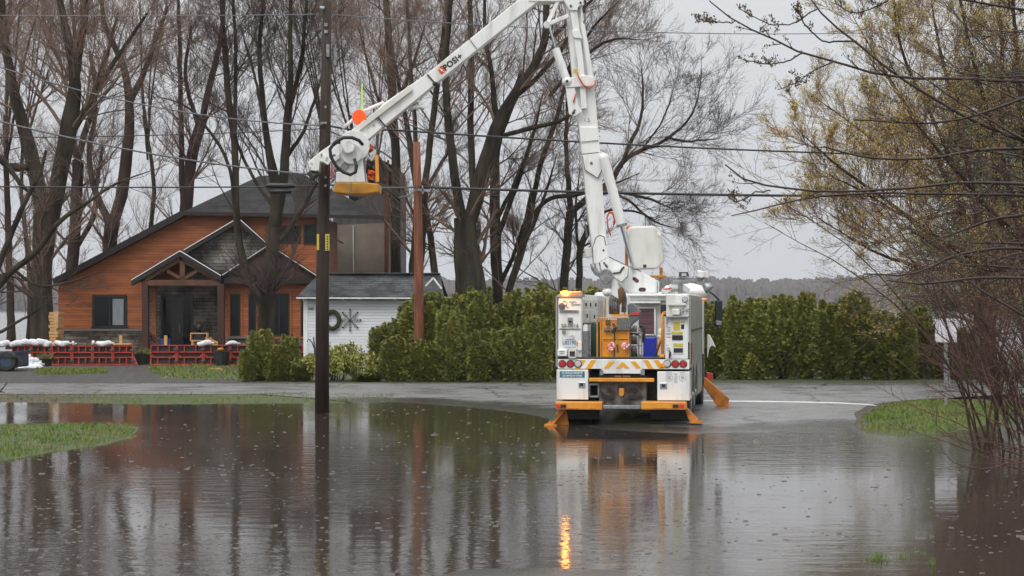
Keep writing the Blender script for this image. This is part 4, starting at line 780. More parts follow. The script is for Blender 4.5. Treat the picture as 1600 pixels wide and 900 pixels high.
m=MB(); pxprism(m,[(524,285),(571,285),(592,287),(592,300),(572,303),(548,303.5),(519.5,300.5)],BD-.16,.85); m.build('yellow_liner',YEL,pf,bevel=.025); m=MB(); pxprism(m,[(547.5,285.5),(549,285.5),(549,303.8),(547.5,303.8)],BD-.168,.02); m.build('liner_seam',GRIME,pf)
m=MB(); m.beam(bp_(588.5,242,0),bp_(590,284,0),.07,.07); m.beam(bp_(576,278,.1),bp_(590,281,.1),.05,.05); m.beam(bp_(585,296,-.1),bp_(590,296,-.1),.1,.1) if 0 else None
m.build('orange_stick',ORANGE,pf)
m=MB(); rn=random.Random(4)
for cx,cy,sp_ in [(577,232,5),(580,272,6)]:
    for i in range(7):
        m.tube([bp_(cx+rn.uniform(-sp_,sp_),cy+rn.uniform(-sp_,sp_),rn.uniform(0,.3)) for _ in range(4)],.028,6)
m.build('orange_rope_coil',ROPEO,pf,smooth=True)
m=MB()
for i in range(9): x=569+rn.random()*16; y=238+rn.random()*36; m.tube([bp_(x,y,rn.uniform(0,.3)),bp_(x+rn.uniform(-3,3),y+6+rn.random()*8,.2)],rn.uniform(.018,.04),6)
m.build('hanging_tool',DARK,pf); m=MB()
m.beam(bp_(572,236,.1),bp_(570,258,.1),.06,.06); m.beam(bp_(586,234,.15),bp_(583,250,.15),.08,.05); m.tube([bp_(566,240,-.05),bp_(570,238,-.05),bp_(573,243,-.05),bp_(571,251,-.05)],.03,6); m.tube([bp_(575,246,0),bp_(581,250,0),bp_(584,245,0)],.035,6); m.build('white_fitting',WHITE2,pf)
m=MB(); m.cyl(bp_(570,246,.0),bp_(570,287,.0),.025); m.cyl(bp_(587,232,.4),bp_(588,286,.4),.02); m.build('steel_upright',STEEL,pf)
# fluorescent orange toothed cover with the lime whip
m=MB(); pts=[]; 
for i in range(40):
    a=2*math.pi*i/40; r_=11.6+(0.9 if i%2 else 0); pts.append((561+r_*math.cos(a)*.9,183+r_*math.sin(a)))
pxprism(m,pts,BD+.12,.18); oc=m.build('toothed_cover',ORG_FL,truck,bevel=.02)
m=MB(); m.cyl(bp_(565.5,172,.2),bp_(565.5,130,.2),.022,.016,n=8); m.build('lime_whip',LIME,oc)
# red and yellow chain tags beside the platform
m=MB()
for i in range(6): m.ell(bp_(518+(i%2)*.6,257+i*4,-.05),.02,.015,.035,8,5)
m.build('red_chain',REDP,tip)
m=MB(); m.tube([bp_(484,268,.1),bp_(490,276,.1),bp_(498,270,.1)],[.08,.1,.06],8); m.build('dark_clamp',DARK,tip)

m=MB()
def seam(pts,dd,r=.009): m=MB(); m.tube([bp_(x,y,dd) for x,y in pts],r,4); m.build('weld_seam',GRIME,truck)
seam([(926,386),(931,371),(937,367),(944,370),(947,384)],-.065); seam([(936,389),(932,403),(941,421),(950,429)],-.01); seam([(951,401),(979,414.5),(1002,424)],-.055); seam([(971,441),(981,432),(982,419)],-.385); seam([(1027,438.5),(1027,458)],-.055)
seam([(910,243.5),(914,265.5),(934,278.5),(950,246.5)],-.048); seam([(905.5,222),(935.5,219)],-.004,.005); seam([(907,241),(937,238)],-.004,.005)
# ---------------------------------------------------------------- house
HD=81.0
def HP(px,py,dd=0): return P(px,py,HD+dd)
house=empty('house',(P(290,560,HD).x,HD,.03),'orange cedar house with stone porch and charcoal gabled roof behind the bare trees','house')
def hpr(mb,pts,dd,th): return mb.prism([HP(x,y,dd) for x,y in pts],(0,th,0))
def hpart(name,mat,pts,dd,th,parent=None,bevel=0): 
    m=MB(); hpr(m,pts,dd,th); return m.build(name,mat,parent or house,bevel=bevel)
wall=hpart('cedar_wall',CEDARW,[(91,516),(91,440),(287,337),(500,335),(500,444),(222,444),(222,516)],0,.25)
m=MB(); m.box(HP(92,0).x,HP(92,0).x+.25,HD+.25,HD+9,.0,HP(0,440).z); m.box(HP(497,0).x-.25,HP(497,0).x,HD+.25,HD+9,0,HP(0,335).z); m.build('side_wall',CEDARW,house)
base=hpart('stone_base',STONEB,[(90,566),(90,516),(224,516),(224,566)],-.06,.2)
hpart('sill_course',SILL,[(88,517.5),(88,514),(224,514),(224,517.5)],-.10,.2,base,.01)
# back wall of the porch and the wall of the bay
hpart('porch_wall',STONEP,[(222,566),(222,444),(345,444),(345,566)],.02,.2)
hpart('orange_strip',CEDARW,[(237,530),(237,444),(244,444),(244,530)],-.03,.04)
bay=hpart('bay_wall',CEDARW,[(345,530),(345,437),(490,437),(490,530)],-.9,.9)
hpart('bay_stone_base',STONEB,[(343,566),(343,529),(490,529),(490,566)],-.98,.3,bay); hpart('bay_sill',SILL,[(356,529),(356,525.5),(392,525.5),(392,529)],-1.06,.16,bay)
def window(x0,x1,y0,y1,dd,parent=house,mull=(),curt=None):
    m=MB(); t=1.6
    for a,b,c,d in [(x0,x1,y0,y0+t),(x0,x1,y1-t,y1),(x0,x0+t,y0+t,y1-t),(x1-t,x1,y0+t,y1-t)]+[(q-.9,q+.9,y0+t,y1-t) for q in mull]: hpr(m,[(a,c),(b,c),(b,d),(a,d)],dd-.05,.09)
    wn=m.build('window',WFRAME,parent); hp=MB(); hpr(hp,[(x0+t,y0+t),(x1-t,y0+t),(x1-t,y1-t),(x0+t,y1-t)],dd-.005,.012); hp.build('pane',GLASSD,wn)
    if curt:
        m=MB(); hpr(m,[(curt[0],y0+4),(curt[1],y0+4),(curt[1],y1-3),(curt[0],y1-3)],dd-.012,.004); m.build('curtain',CURT,wn)
    return wn
w1=window(146.5,196,463,511,0,house,(171,),(176,193)); m=MB()
for a,b,c,d in [(144,198,460.5,463),(144,146.5,463,512),(196,198.5,463,512),(142,200,511,514)]: hpr(m,[(a,c),(b,c),(b,d),(a,d)],-.04,.05)
m.build('window_trim',FASCIA,w1)
window(360,375,459,525,-.9,bay); window(388,400,459,525,-.9,bay); window(420,451.5,458,524,-.9,bay,(436,)); window(470,478,456,525,-.9,bay)
m=MB()
for x in (355.5,376,452.5): hpr(m,[(x,451),(x+3.5,451),(x+3.5,526),(x,526)],-.95,.06)
hpr(m,[(355,451),(478,451),(478,455),(355,455)],-.955,.06); m.build('orange_casing',M('orange_casing_boards',(.36,.10,.025),(.26,.07,.02),scale=4,rough=.55),bay)
door=hpart('front_door',M('black_front_door',(.018,.018,.019),(.028,.026,.025),scale=4,rough=.25),[(251,566),(251,462),(302,462),(302,566)],-.04,.08)
m=MB(); hpr(m,[(255,468),(267,468),(267,548),(255,548)],-.05,.012); hpr(m,[(286,468),(298,468),(298,548),(286,548)],-.05,.012); m.build('door_glass',GLASSD,door)
m=MB(); m.cyl(HP(281,505,-.12),HP(281,520,-.12),.02); m.build('handle',STEEL,door)
# main roof : rake of the big gable, then the hip
m=MB(); hpr(m,[(83,443),(83,435),(282,329.5),(288,330),(288,337),(92,441)],-.5,1.2); m.build('rake_board',FASCIA,house)
E=[HP(278,333,-.5),HP(600,338.5,-.5)]; a,b=HP(405,275,4.5),HP(470,270.5,4.5); c,d=HP(600,338,9.5),HP(278,333,9.5)
m=MB(); m.add([HP(284,332,-.45),HP(600,338.5,-.45),b,a,HP(600,338,10),HP(284,332,10),b+Vector((0,1,0)),a+Vector((0,1,0))],[(0,1,2,3),(1,4,6,2),(4,5,7,6),(5,0,3,7),(3,2,6,7)])
m.add([HP(81,437,-.5),HP(286,330.5,-.5),HP(286,330.5,-.5)+Vector((0,10,0)),HP(81,437,-.5)+Vector((0,10,0))],[(0,1,2,3)])
roof=m.build('roof',SHINGLE,house)
m=MB(); hpr(m,[(284,330),(600,337),(600,342),(284,336)],-.52,.12); m.build('eave_fascia',FASCIA,roof)
# upper-right shaded wall below the hip, with small dark windows
window(437,470,352,380,0,house); window(474,495,350,382,0,house)
# middle gable faced with stone
hpart('stone_gable',STONEP,[(287,404),(287,396),(372,346),(480,428),(480,438),(300,438)],-.75,.75)
def rake(pts,dd,w=7.5,th=.6,parent=roof,back=1.5):
    """one sloping roof edge: slab with dark fascia and white drip edge"""
    (x0,y0),(x1,y1)=pts; m=MB(); hpr(m,[(x0,y0),(x1,y1),(x1,y1+w),(x0,y0+w)],dd,th); f=m.build('gable_fascia',FASCIA,parent)
    m=MB(); hpr(m,[(x0,y0-1.2),(x1,y1-1.2),(x1,y1+.1),(x0,y0+.1)],dd-.03,.1); m.build('drip_edge',DRIP,f)
    m=MB(); hpr(m,[(x0,y0-.8),(x1,y1-.8),(x1,y1+1.5),(x0,y0+1.5)],dd+.1,back); m.build('gable_roof',SHINGLE,roof)
rake([(287,391),(372,341)],-1.2); rake([(372,341),(416,380)],-1.2); 
rake([(346,431),(420,383)],-1.5,3,.4); rake([(420,383),(496,432)],-1.5,3,.4)
hpart('small_gable_face',M('brown_red_gable_siding',(.07,.03,.024),(.045,.022,.02),scale=4,rough=.7),[(350,437),(350,431),(420,386),(490,431),(490,437)],-1.35,.3)
hpart('bay_fascia',FASCIA,[(333,433.5),(490,433.5),(490,443),(333,443)],-1.45,.5); hpart('bay_eave_roof',SHINGLE,[(342,429),(400,429),(400,434),(336,434)],-1.43,.5)
# timber porch gable
PD=-2.2
rake([(205,438),(281,392.5)],PD,8,.5,roof,2.4); rake([(281,392.5),(345,431)],PD,8,.5,roof,2.4)
m=MB()
def tb(x0,y0,x1,y1,wd,dd=PD+.25,th=.22): m.beam(HP(x0,y0,dd),HP(x1,y1,dd),th,wd/36.5,up=(0,0,1) if abs(x1-x0)>1 else (1,0,0))
tb(225,442,345,442,9); tb(285.5,408,285.5,438,8); tb(262,424,284,436,5); tb(309,423,287,436,5); tb(228,437,281,405,7); tb(340,437,287,406,7)
truss=m.build('porch_truss',TIMBERL,house,bevel=.01)
for x0,x1,y0 in [(221.5,231.5,444),(339.5,350,444)]:
    m=MB(); hpr(m,[(x0,y0),(x1,y0),(x1,562),(x0,562)],PD+.1,.30); m.build('porch_post',TIMBER,house,bevel=.01)
m=MB(); hpr(m,[(205,562),(350,562),(350,567),(205,567)],PD-.1,2.3); m.build('porch_floor',SILL,house)
# things on the porch (seen above the barrier)
def crate(x0,x1,y0,y1,dd,lab):
    m=MB(); t=1.6
    for a,b,c_,d_ in [(x0,x1,y0,y0+t),(x0,x1,y1-t,y1),(x0,x0+t,y0+t,y1-t),(x1-t,x1,y0+t,y1-t)]: hpr(m,[(a,c_),(b,c_),(b,d_),(a,d_)],dd,.35)
    hpr(m,[(x0+2,y1),(x0+5,y1),(x0+5,565),(x0+2,565)],dd,.1); hpr(m,[(x1-5,y1),(x1-2,y1),(x1-2,565),(x1-5,565)],dd,.1)
    return tag(m.build('wooden_shelf',LUMBER,loc=(HP((x0+x1)/2,0,dd).x,HD+dd,.03)),lab,'shelf')
crate(297,324,520,533,-2.6,'small open pale wooden shelf standing on the porch by the door')
m=MB(); c=HP(258,536,-1.7); z_=.03
m.tube([Vector((c.x,c.y,z_+.05)),Vector((c.x,c.y,z_+.5)),HP(258,529,-1.7)],[.24,.26,.26],14); tag(m.build('blue_tub',M('blue_tub',(.02,.05,.16),rough=.5),loc=(c.x,c.y,z_)),'dark blue tub standing in front of the black door','tub')
m=MB(); rn=random.Random(5); c=HP(313,516,-1.2)
m.box(c.x-.2,c.x+.2,c.y-.2,c.y+.2,.04,HP(0,522,-1.2).z); m.ell(HP(311,512,-1.2),.20,.18,.22,10,7); m.ell(HP(316,516,-1.2),.14,.12,.14,8,6)
tag(m.build('covered_grill',BLACK,loc=(c.x,c.y,.03)),'dark covered grill standing against the grey stone porch wall','grill')
m=MB(); rn=random.Random(9)
c=HP(330,532,-2.8)
for i in range(12): p=HP(323+rn.random()*13,528+rn.random()*12,-2.8+rn.random()*.2); m.obox(p,(1,rn.uniform(-.5,.5),rn.uniform(-.6,.6)),(0,1,0),(0,0,1),.16,.05,.04)
m.box(c.x-.1,c.x+.1,c.y-.1,c.y+.1,.03,c.z); tag(m.build('wood_offcuts',LUMBER,loc=(c.x,c.y,.03)),'pile of light brown wood offcuts behind the right red barrier','wood pile')
m=MB(); c=HP(240,540,-1.6); rn=random.Random(2)
m.box(c.x-.3,c.x+.3,c.y-.2,c.y+.2,.04,HP(0,535,-1.6).z)
for i in range(9): m.ell(HP(234+rn.random()*13,523+rn.random()*14,-1.6),.10,.1,.09,8,5)
tag(m.build('firewood_stack',TIMBERL,loc=(c.x,c.y,.03)),'brown firewood stacked beside the left porch post','firewood')
# ---------------------------------------------------------------- pale building behind the shed
bd2=empty('beige_building',(P(560,560,93).x,93,.0),'tall beige and grey building standing behind the white shed','building')
def b2(name,mat,pts,d,th,par=None): m=MB(); pxprism(m,pts,d,th); return m.build(name,mat,par or bd2)
b2('lower_wall',BEIGE,[(516,570),(516,352),(608,348),(608,570)],93,6); b2('upper_wall',GREYW,[(516,352),(516,330),(590,300),(608,306),(608,348)],93.1,5.8)
b2('roof',SHINGLE,[(545,330),(545,262),(560,246),(592,247),(624,264),(626,340),(608,346),(560,340)],94,5)
b2('grey_side',GREYW,[(596,570),(596,300),(625,300),(625,570)],94.2,5.6)
m=MB(); m.cyl(P(519,335,92.85),P(521,470,92.85),.05,n=8); m.cyl(P(552,352,92.9),P(553,470,92.9),.03,n=6); m.build('downspout',WHITE2,bd2)
b2('rust_strip',REDPOST,[(573,345),(573,262),(577,262),(577,345)],93.9,.08); b2('brown_post',REDPOST,[(600.5,570),(600.5,300),(605,250),(608,250),(606,300),(606,570)],92.7,.14)
m=MB(); m.tube([P(520,373,92.6),P(528,375,92.3),P(536,380,92.2)],.05,6); m.build('wall_lamp',BLACK,bd2)
# ---------------------------------------------------------------- white shed
SD=66.0
shed=empty('white_shed',(P(560,583,SD).x,SD,.03),'small white lap-sided shed with grey shingle roof and a dark snowflake ornament','shed')
def spr(mb,pts,dd,th): return mb.prism([P(x,y,SD+dd) for x,y in pts],(0,th,0))
def spart(name,mat,pts,dd,th,par=None,bevel=0): m=MB(); spr(m,pts,dd,th); return m.build(name,mat,par or shed,bevel=bevel)
sx0,sx1=P(474.5,0,SD).x,P(690,0,SD).x
sw=spart('wall',SHEDW,[(474.5,582),(474.5,462),(690,462),(690,582)],0,.12); m=MB(); m.box(sx0,sx0+.1,SD+.12,SD+3.6,.05,P(0,463,SD).z); m.box(sx1-.1,sx1,SD+.12,SD+3.6,.05,P(0,463,SD).z); m.build('side_wall',SHEDW,shed)
spart('corner_board',WHITE,[(474,582),(474,463),(480.5,463),(480.5,582)],-.03,.06)
spart('weathered_skirt',M('peeling_skirt_boards',(.45,.44,.42),(.10,.08,.06),scale=9,rough=.8,stretch=(1,1,3)),[(480.5,575),(480.5,551),(690,551),(690,575)],-.02,.04)
spart('foundation',M('mossy_foundation',(.05,.06,.03),(.08,.07,.05),scale=6,rough=.9),[(476,590),(476,575),(690,575),(690,590)],.02,.3)
m=MB(); A,B=P(463,464,SD-.35),P(694,464.5,SD-.35); rz=P(0,429,SD+1.9).z; C_,D_=Vector((P(688,0,SD+1.9).x,SD+1.9,rz)),Vector((P(497,0,SD+1.9).x,SD+1.9,rz))
A2,B2=A+Vector((0,4.5,0)),B+Vector((0,4.5,0)); dn=Vector((0,0,-.07))
m.add([A,B,C_,D_,A+dn,B+dn,C_+dn,D_+dn],[(0,1,2,3),(7,6,5,4),(0,4,5,1),(1,5,6,2),(2,6,7,3),(3,7,4,0)]); m.add([A2,B2,C_,D_],[(0,3,2,1)]); m.add([A,D_,A2],[(0,1,2)])
sr=m.build('roof',SHEDR,shed); m=MB(); m.beam(D_+Vector((0,-.02,.03)),C_+Vector((0,-.02,.03)),.22,.07); m.build('ridge_cap',SHEDR,sr,bevel=.02)
m=MB(); m.beam(P(463,465.6,SD-.38),P(694,466,SD-.38),.04,.045); m.build('eave_trim',WHITE,sr)
m=MB()
for x in (474,536,561,586,617,650): m.beam(P(x,467.5,SD-.34),P(x,467.5,SD),.06,.07)
m.build('rafter_end',WHITE,sr)
m=MB(); m.beam(P(665,447,SD-.1),P(677,434,SD-.1),.06,.06); m.beam(P(677,434,SD-.1),P(690,451,SD-.1),.06,.06); m.build('gable_trim',WHITE,sr)
c=P(486,483,SD-.02); text('197',.13,lambda x,y,z:c+Vector((x,-z,y)),shed,INK,'house_number',bold=.004)
sf=empty('snowflake_ornament',P(547,500,SD-.05),'black metal snowflake ornament hanging on the white shed wall','ornament'); m=MB(); c=P(547,500,SD-.06)
for i in range(8):
    a=i*math.pi/4; dr=Vector((math.cos(a),0,math.sin(a))); m.beam(c,c+dr*.36,.02,.022,up=(0,1,0))
    for k in (.16,.24): 
        for s_ in (-1,1): q=Vector((math.cos(a+s_*.8),0,math.sin(a+s_*.8))); m.beam(c+dr*k,c+dr*k+q*.08,.012,.012,up=(0,1,0))
    m.ell(c+dr*.37,.035,.02,.035,8,5)
m.build('spokes',BLACK,sf)
m=MB(); rn=random.Random(1); c=P(519,500,SD-.08)
m.tube([c+Vector((math.cos(a)*.25,0,math.sin(a)*.30)) for a in [i*.3927 for i in range(17)]],.08,8)
for i in range(260):
    a=rn.random()*6.28; q=c+Vector((math.cos(a)*(.25+rn.gauss(0,.05)),rn.gauss(-.03,.05),math.sin(a)*(.30+rn.gauss(0,.05)))); d_=Vector((rn.gauss(0,1),rn.gauss(0,1),rn.gauss(0,1))).normalized()*.05; e_=d_.orthogonal().normalized()*.012; m.add([q-e_,q+e_,q+d_],[(0,1,2)])
tag(m.build('wreath',M('dark_wreath_green',(.02,.035,.015),(.05,.04,.02),scale=20,rough=.8),loc=c),'dark green wreath hanging on the shed wall beside the pole','wreath')
m=MB(); m.tube([P(492,575,SD-.5),P(491.5,545,SD-.5),P(490,527,SD-.5)],.025,6); m.tube([P(491.5,545,SD-.5),P(487,534,SD-.5),P(482,530,SD-.5),P(480,534,SD-.5)],.02,6); tag(m.build('plant_hook',BLACK,loc=P(492,580,SD-.5)),'black curved plant hook standing before the shed corner','hook')
# ---------------------------------------------------------------- red formwork panels used as a flood wall
BDp=72.0
def panel(x0,x1,y0,y1,d,label,group,style=0):
    z0=float(gz(P(x0,0,d).x,d))+.01; X0,X1=P(x0,0,d).x+.008,P(x1,0,d).x-.008; z1=P(0,y0,d).z; H=z1-z0; t=.05
    o=empty('formwork_panel',((X0+X1)/2,d,z0),label,'formwork panel',group); m=MB()
    m.box(X0,X0+t*.9,d-.12,d,z0,z1); m.box(X1-t*.9,X1,d-.12,d,z0,z1)
    for q in (0,.36,.62,.955): m.box(X0+t*.9,X1-t*.9,d-.115,d-.005,z0+H*q,z0+H*q+.04)
    W=X1-X0
    for q in ((.33,.67) if style==0 else (.28,.72)):
        m.box(X0+W*q-.02,X0+W*q+.02,d-.11,d-.005,z0+.04,z0+H*.36); m.box(X0+W*q-.02,X0+W*q+.02,d-.11,d-.005,z0+H*.62+.04,z0+H*.955)
    if style: 
        for s_ in (0,1): 
            xx=X0+t if s_==0 else X1-t; q=.09 if s_==0 else -.09; m.beam((xx,d-.06,z0+H*.52),(xx+q*1.2,d-.06,z0+H*.37),.05,.04,up=(0,1,0))
    m.build('frame',FORM,o); m=MB(); m.box(X0+.01,X1-.01,d-.003,d+.018,z0,z1-.01); m.build('plywood',FORMB,o)
    m=MB()
    for q in (.22,.80): m.box(X1-.10,X1+.10,d-.16,d-.125,z0+H*q-.018,z0+H*q+.018); m.cyl((X1,d-.20,z0+H*q),(X1,d-.12,z0+H*q),.045,n=8)
    m.build('clamp',GRIME,o); return o
ords=['first','second','third','fourth','fifth','sixth']
for i in range(4): panel(81.5+i*31.9,81.5+(i+1)*31.9,540,572,BDp,f'red formwork panel, {ords[i]} from the left in the left row below the bedroom window','red formwork panels of the left flood wall')
for i in range(2): panel(19+i*31,19+(i+1)*31,540,572,BDp+.7,['red formwork panel behind the blue trailer','red formwork panel behind the heap of white sandbags'][i],'red formwork panels of the left flood wall')
for i in range(6): panel(235.5+i*41.5,235.5+(i+1)*41.5,539,571.5,BDp,f'wide red formwork panel, {ords[i]} from the left in the row before the porch and bay','red formwork panels of the right flood wall',1)
m=MB(); m.beam(P(207,556,BDp),P(216,574,BDp-.2),.06,.06); tag(m.build('red_brace',FORM,loc=P(214,572,BDp)),'slanting red brace at the right end of the left red panels','brace')
def bag(px,py,d,w,h,label,seed,group=None,yaw=0):
    c=P(px,py,d); m=MB(); rn=random.Random(seed); nu,nv=18,10; k=0; vs=[]
    for i in range(nv+1):
        th=math.pi*i/nv
        for j in range(nu):
            ph=2*math.pi*j/nu; sp=lambda t,e: math.copysign(abs(t)**e,t)
            x=sp(math.cos(ph),.75)*sp(math.sin(th),.6)*w/2; y=sp(math.sin(ph),.8)*sp(math.sin(th),.6)*w*.30; z=sp(math.cos(th),.8)*h/2
            z*=1-.35*(abs(x)/(w/2))**3; z+=.03*math.sin(x*11+seed)+.012*rn.random(); z-=.10*h*math.cos(x*3+seed)
            vs.append(c+Vector((x*math.cos(yaw)-y*math.sin(yaw),x*math.sin(yaw)+y*math.cos(yaw),z+h*.0)))
    m.v=vs
    for i in range(nv):
        for j in range(nu): m.f.append((i*nu+j,(i+1)*nu+j,(i+1)*nu+(j+1)%nu,i*nu+(j+1)%nu))
    e=c+Vector((math.cos(yaw)*w/2*.9,math.sin(yaw)*w/2*.9,0)); m.tube([e,e+Vector((.05,0,.0)),e+Vector((.09,0,.02))],[.04,.022,.03],7)
    return tag(m.build('sandbag',BAG,smooth=True,loc=c),label,'sandbag',group)
gb='white sandbags on the red panels'
for i,(px,w_,dy) in enumerate([(6,.55,0),(26,.6,.5),(40,.55,-.5),(54,.6,0),(66,.5,-1.5),(73,.45,.5)]):
    bag(px,536.3+dy,BDp+.62,w_,.24,['white sandbag above the blue trailer, first from the left edge','white sandbag above the blue trailer, second from the left edge','white sandbag at the foot of the thickest tree, left of a pair','white sandbag at the foot of the thickest tree, right of a pair','white sandbag raised highest, just left of the yellow lumber stack','white sandbag lying against the foot of the yellow lumber stack'][i],i,gb,.2*(-1)**i)
bag(97,536.8,BDp-.05,.62,.22,'white sandbag on the first red panel below the house corner',11,gb); bag(163,536.4,BDp-.05,.66,.22,'white sandbag on the third red panel beside the wooden cross piece',12,gb)
bag(320,536,BDp-.05,.62,.22,'white sandbag on the right red row in front of the wood offcuts',13,gb); bag(362.5,536.6,BDp-.05,.52,.16,'flat white sandbag on the right red row beside the small cedar',14,gb)
bag(146,537.3,BDp,.18,.18,'small folded end of a white sandbag between second and third red panels',15,gb,1.2); bag(114.5,537.2,BDp,.14,.18,'tiny white sandbag end between first and second red panels',16,gb,1.2); bag(452,537,BDp,.5,.18,'white sandbag on the red row just left of the shed',17,gb)
gp='white sandbags piled beside the blue trailer'
for i,(px,py,w_,h_) in enumerate([(38,576,.6,.26),(52,576.5,.62,.26),(61,575.5,.4,.24),(44,569.5,.6,.26),(56,569.5,.5,.26),(47,563.5,.5,.24),(54,564.5,.36,.24),(45,559,.2,.2)]):
    bag(px,py,69.0+(.25 if py<575 else 0),w_,h_,['bottom left bag of the white sandbag heap','bottom middle bag of the white sandbag heap','bottom right bag of the white sandbag heap','second layer left bag of the white sandbag heap','second layer right bag of the white sandbag heap','upper left bag of the white sandbag heap','upper right bag of the white sandbag heap','small knotted bag topping the white sandbag heap'][i],20+i,gp,.3*(-1)**i)
m=MB(); z_=P(0,538.6,BDp).z; m.box(P(178,0,BDp).x,P(205,0,BDp).x,BDp-.14,BDp,z_,z_+.06); m.box(P(187,0,BDp).x,P(191.5,0,BDp).x,BDp-.1,BDp-.02,z_+.06,P(0,524,BDp).z); tag(m.build('wooden_cross_piece',LUMBER,loc=(P(190,0,BDp).x,BDp,z_)),'fresh lumber cross piece lying on the fourth left red panel','lumber')
m=MB(); m.box(P(257,0,BDp).x,P(261.5,0,BDp).x,BDp-.08,BDp,P(0,540,BDp).z,P(0,524,BDp).z); tag(m.build('wooden_stake',LUMBER,loc=P(259,540,BDp)),'upright fresh lumber stake on the right red row before the door','lumber')
m=MB(); rn=random.Random(1)
for i in range(15): z_=.1+i*.135; m.box(P(81,0,78).x+rn.uniform(-.04,.02),P(90,0,78).x+rn.uniform(-.06,.03)+i*.012,77.6,78.6,z_,z_+.115)
tag(m.build('lumber_stack',LUMBER,loc=(P(85,0,78).x,78,.05)),'tall narrow stack of yellow lumber at the left corner of the house','lumber')
def planter(px,d,ytop,ybot,w,label,seed):
    z0=float(gz(P(px,0,d).x,d)); c=Vector((P(px,0,d).x,d,z0)); zt=P(0,ytop,d).z; o=empty('planter',c,label,'planter'); m=MB()
    m.tube([c,c+Vector((0,0,zt-z0-.22)),c+Vector((0,0,zt-z0-.18))],[w*.36,w*.44,w*.46],14); m.build('pot',BLACK,o); rn=random.Random(seed); m=MB()
    for i in range(170):
        b=c+Vector((rn.gauss(0,w*.18),rn.gauss(0,w*.18),zt-z0-.22)); t=b+Vector((rn.gauss(0,w*.22),rn.gauss(0,w*.2),rn.uniform(.1,.32))); e=Vector((rn.uniform(-.03,.03),rn.uniform(-.02,.02),0)); m.add([b-e,b+e,t],[(0,1,2)])
    m.build('dry_foliage',M('straw_green_plant',(.20,.17,.06),(.10,.12,.04),scale=9,rough=.8),o)
planter(222.5,72.6,545,567,.75,'black planter with straw-green plant between the two red rows',3); planter(69,71.0,553,576,.75,'dark planter with brown plant right of the sandbag heap',4)
c=Vector((P(346,0,71.3).x,71.3,.05)); o=empty('rubbish_bin',c,'black bin with a yellow top standing before the right red row','bin'); m=MB(); m.tube([c,c+Vector((0,0,P(0,549,71.3).z-.05))],[.27,.31],12); m.build('bin_body',BLACK,o)
m=MB(); m.ell(P(344.5,546,71.3),.14,.14,.075,12,6); m.build('yellow_top',YEL,o,smooth=True)
m=MB(); c=P(338,581,64); 
for i,(x,y,a) in enumerate([(332,579,.1),(340,581,-.1),(336,580,.25)]): q=P(x,y,66.0); q.z=float(gz(q.x,q.y))+.03+i*.02; m.obox(q,(1,a,0),(-a,1,0),(0,0,1),.18,.05,.015)
tag(m.build('yellow_plank',LUMBER,loc=q),'short yellow planks lying on the lawn before the black bin','plank')
# ---------------------------------------------------------------- blue trailer at the left edge
tz=float(gz(P(0,0,66).x,66)); tr_=empty('utility_trailer',(P(-25,0,66).x,66,tz),'dark blue trailer with black tyres cut by the left edge','trailer')
m=MB(); X0,X1=P(-110,0,66).x,P(34,0,66).x; zb,zt=P(0,573,66).z,P(0,547,66).z
m.box(X0,X1,65.2,65.25,zb,zt-.1); m.box(X0,X1,66.9,66.95,zb,zt-.1); m.box(X1-.05,X1,65.25,66.9,zb,zt-.1); m.box(X0,X1,65.25,66.9,zb,zb+.05); m.build('trailer_box',TRBLUE,tr_)
m=MB(); m.box(X0-.02,X1+.03,65.15,65.3,zt-.1,zt-.03); m.box(X1-.06,X1+.03,65.3,66.9,zt-.1,zt-.03); m.build('top_rail',TRBLUE,tr_)
m=MB(); wx=P(12,0,65).x; m.prism([(wx-.55,64.75,zb+.30),(wx-.42,64.75,zb+.40),(wx+.42,64.75,zb+.40),(wx+.58,64.75,zb+.15),(wx+.52,64.75,zb+.15),(wx+.38,64.75,zb+.35),(wx-.38,64.75,zb+.35)],(0,.4,0)); m.build('fender',BLACK,tr_)
for x in (12,-16):
    wx=P(x,0,65).x; m=MB(); m.tube([(wx,64.8,tz+.36),(wx,64.84,tz+.36),(wx,65.05,tz+.36),(wx,65.1,tz+.36)],[.32,.36,.36,.32],24); wh=m.build('wheel',TYRE,tr_); m=MB(); m.tube([(wx,64.79,tz+.36),(wx,64.85,tz+.36)],[.20,.18],18); m.build('rim',TRBLUE,wh)
# ---------------------------------------------------------------- poles, wires, sign
pd_=40.0; bx,by=P(503,0,pd_).x,pd_
up=empty('utility_pole',(bx,by,-.25),'tall dark brown wooden pole standing in the flood water','utility pole')
m=MB(); m.tube([Vector((bx,by,-.3)),P(504,430,pd_),P(508,200,pd_),P(511.5,3,pd_)],[.155,.14,.12,.095],18); m.build('shaft',POLEW,up,smooth=True)
m=MB(); m.box(P(497.5,0,pd_).x-.02,P(501,0,pd_).x-.02,pd_-.13,pd_-.07,P(0,391,pd_).z,P(0,366,pd_).z); m.box(P(510,0,pd_).x-.01,P(515.5,0,pd_).x+.0,pd_-.14,pd_-.10,P(0,392,pd_).z,P(0,366,pd_).z); yt=m.build('yellow_tag',PLATEY,up)
m=MB()
for i in range(6): z=P(0,370+i*4,pd_).z; m.box(P(511.5,0,pd_).x,P(514,0,pd_).x,pd_-.146,pd_-.14,z-.015,z+.015)
m.build('tag_print',INK,yt)
m=MB()
for y in (38.5,49.5): m=MB(); c=P(509.3,y,pd_-.115); m.box(c.x-.035,c.x+.035,c.y-.01,c.y+.02,c.z-.035,c.z+.035); m.build('square_washer',STEEL,up)
m=MB(); m.box(P(511,0,pd_).x,P(515.5,0,pd_).x,pd_-.16,pd_-.1,P(0,90,pd_).z,P(0,71,pd_).z); m.build('metal_plate',STEEL,up); 
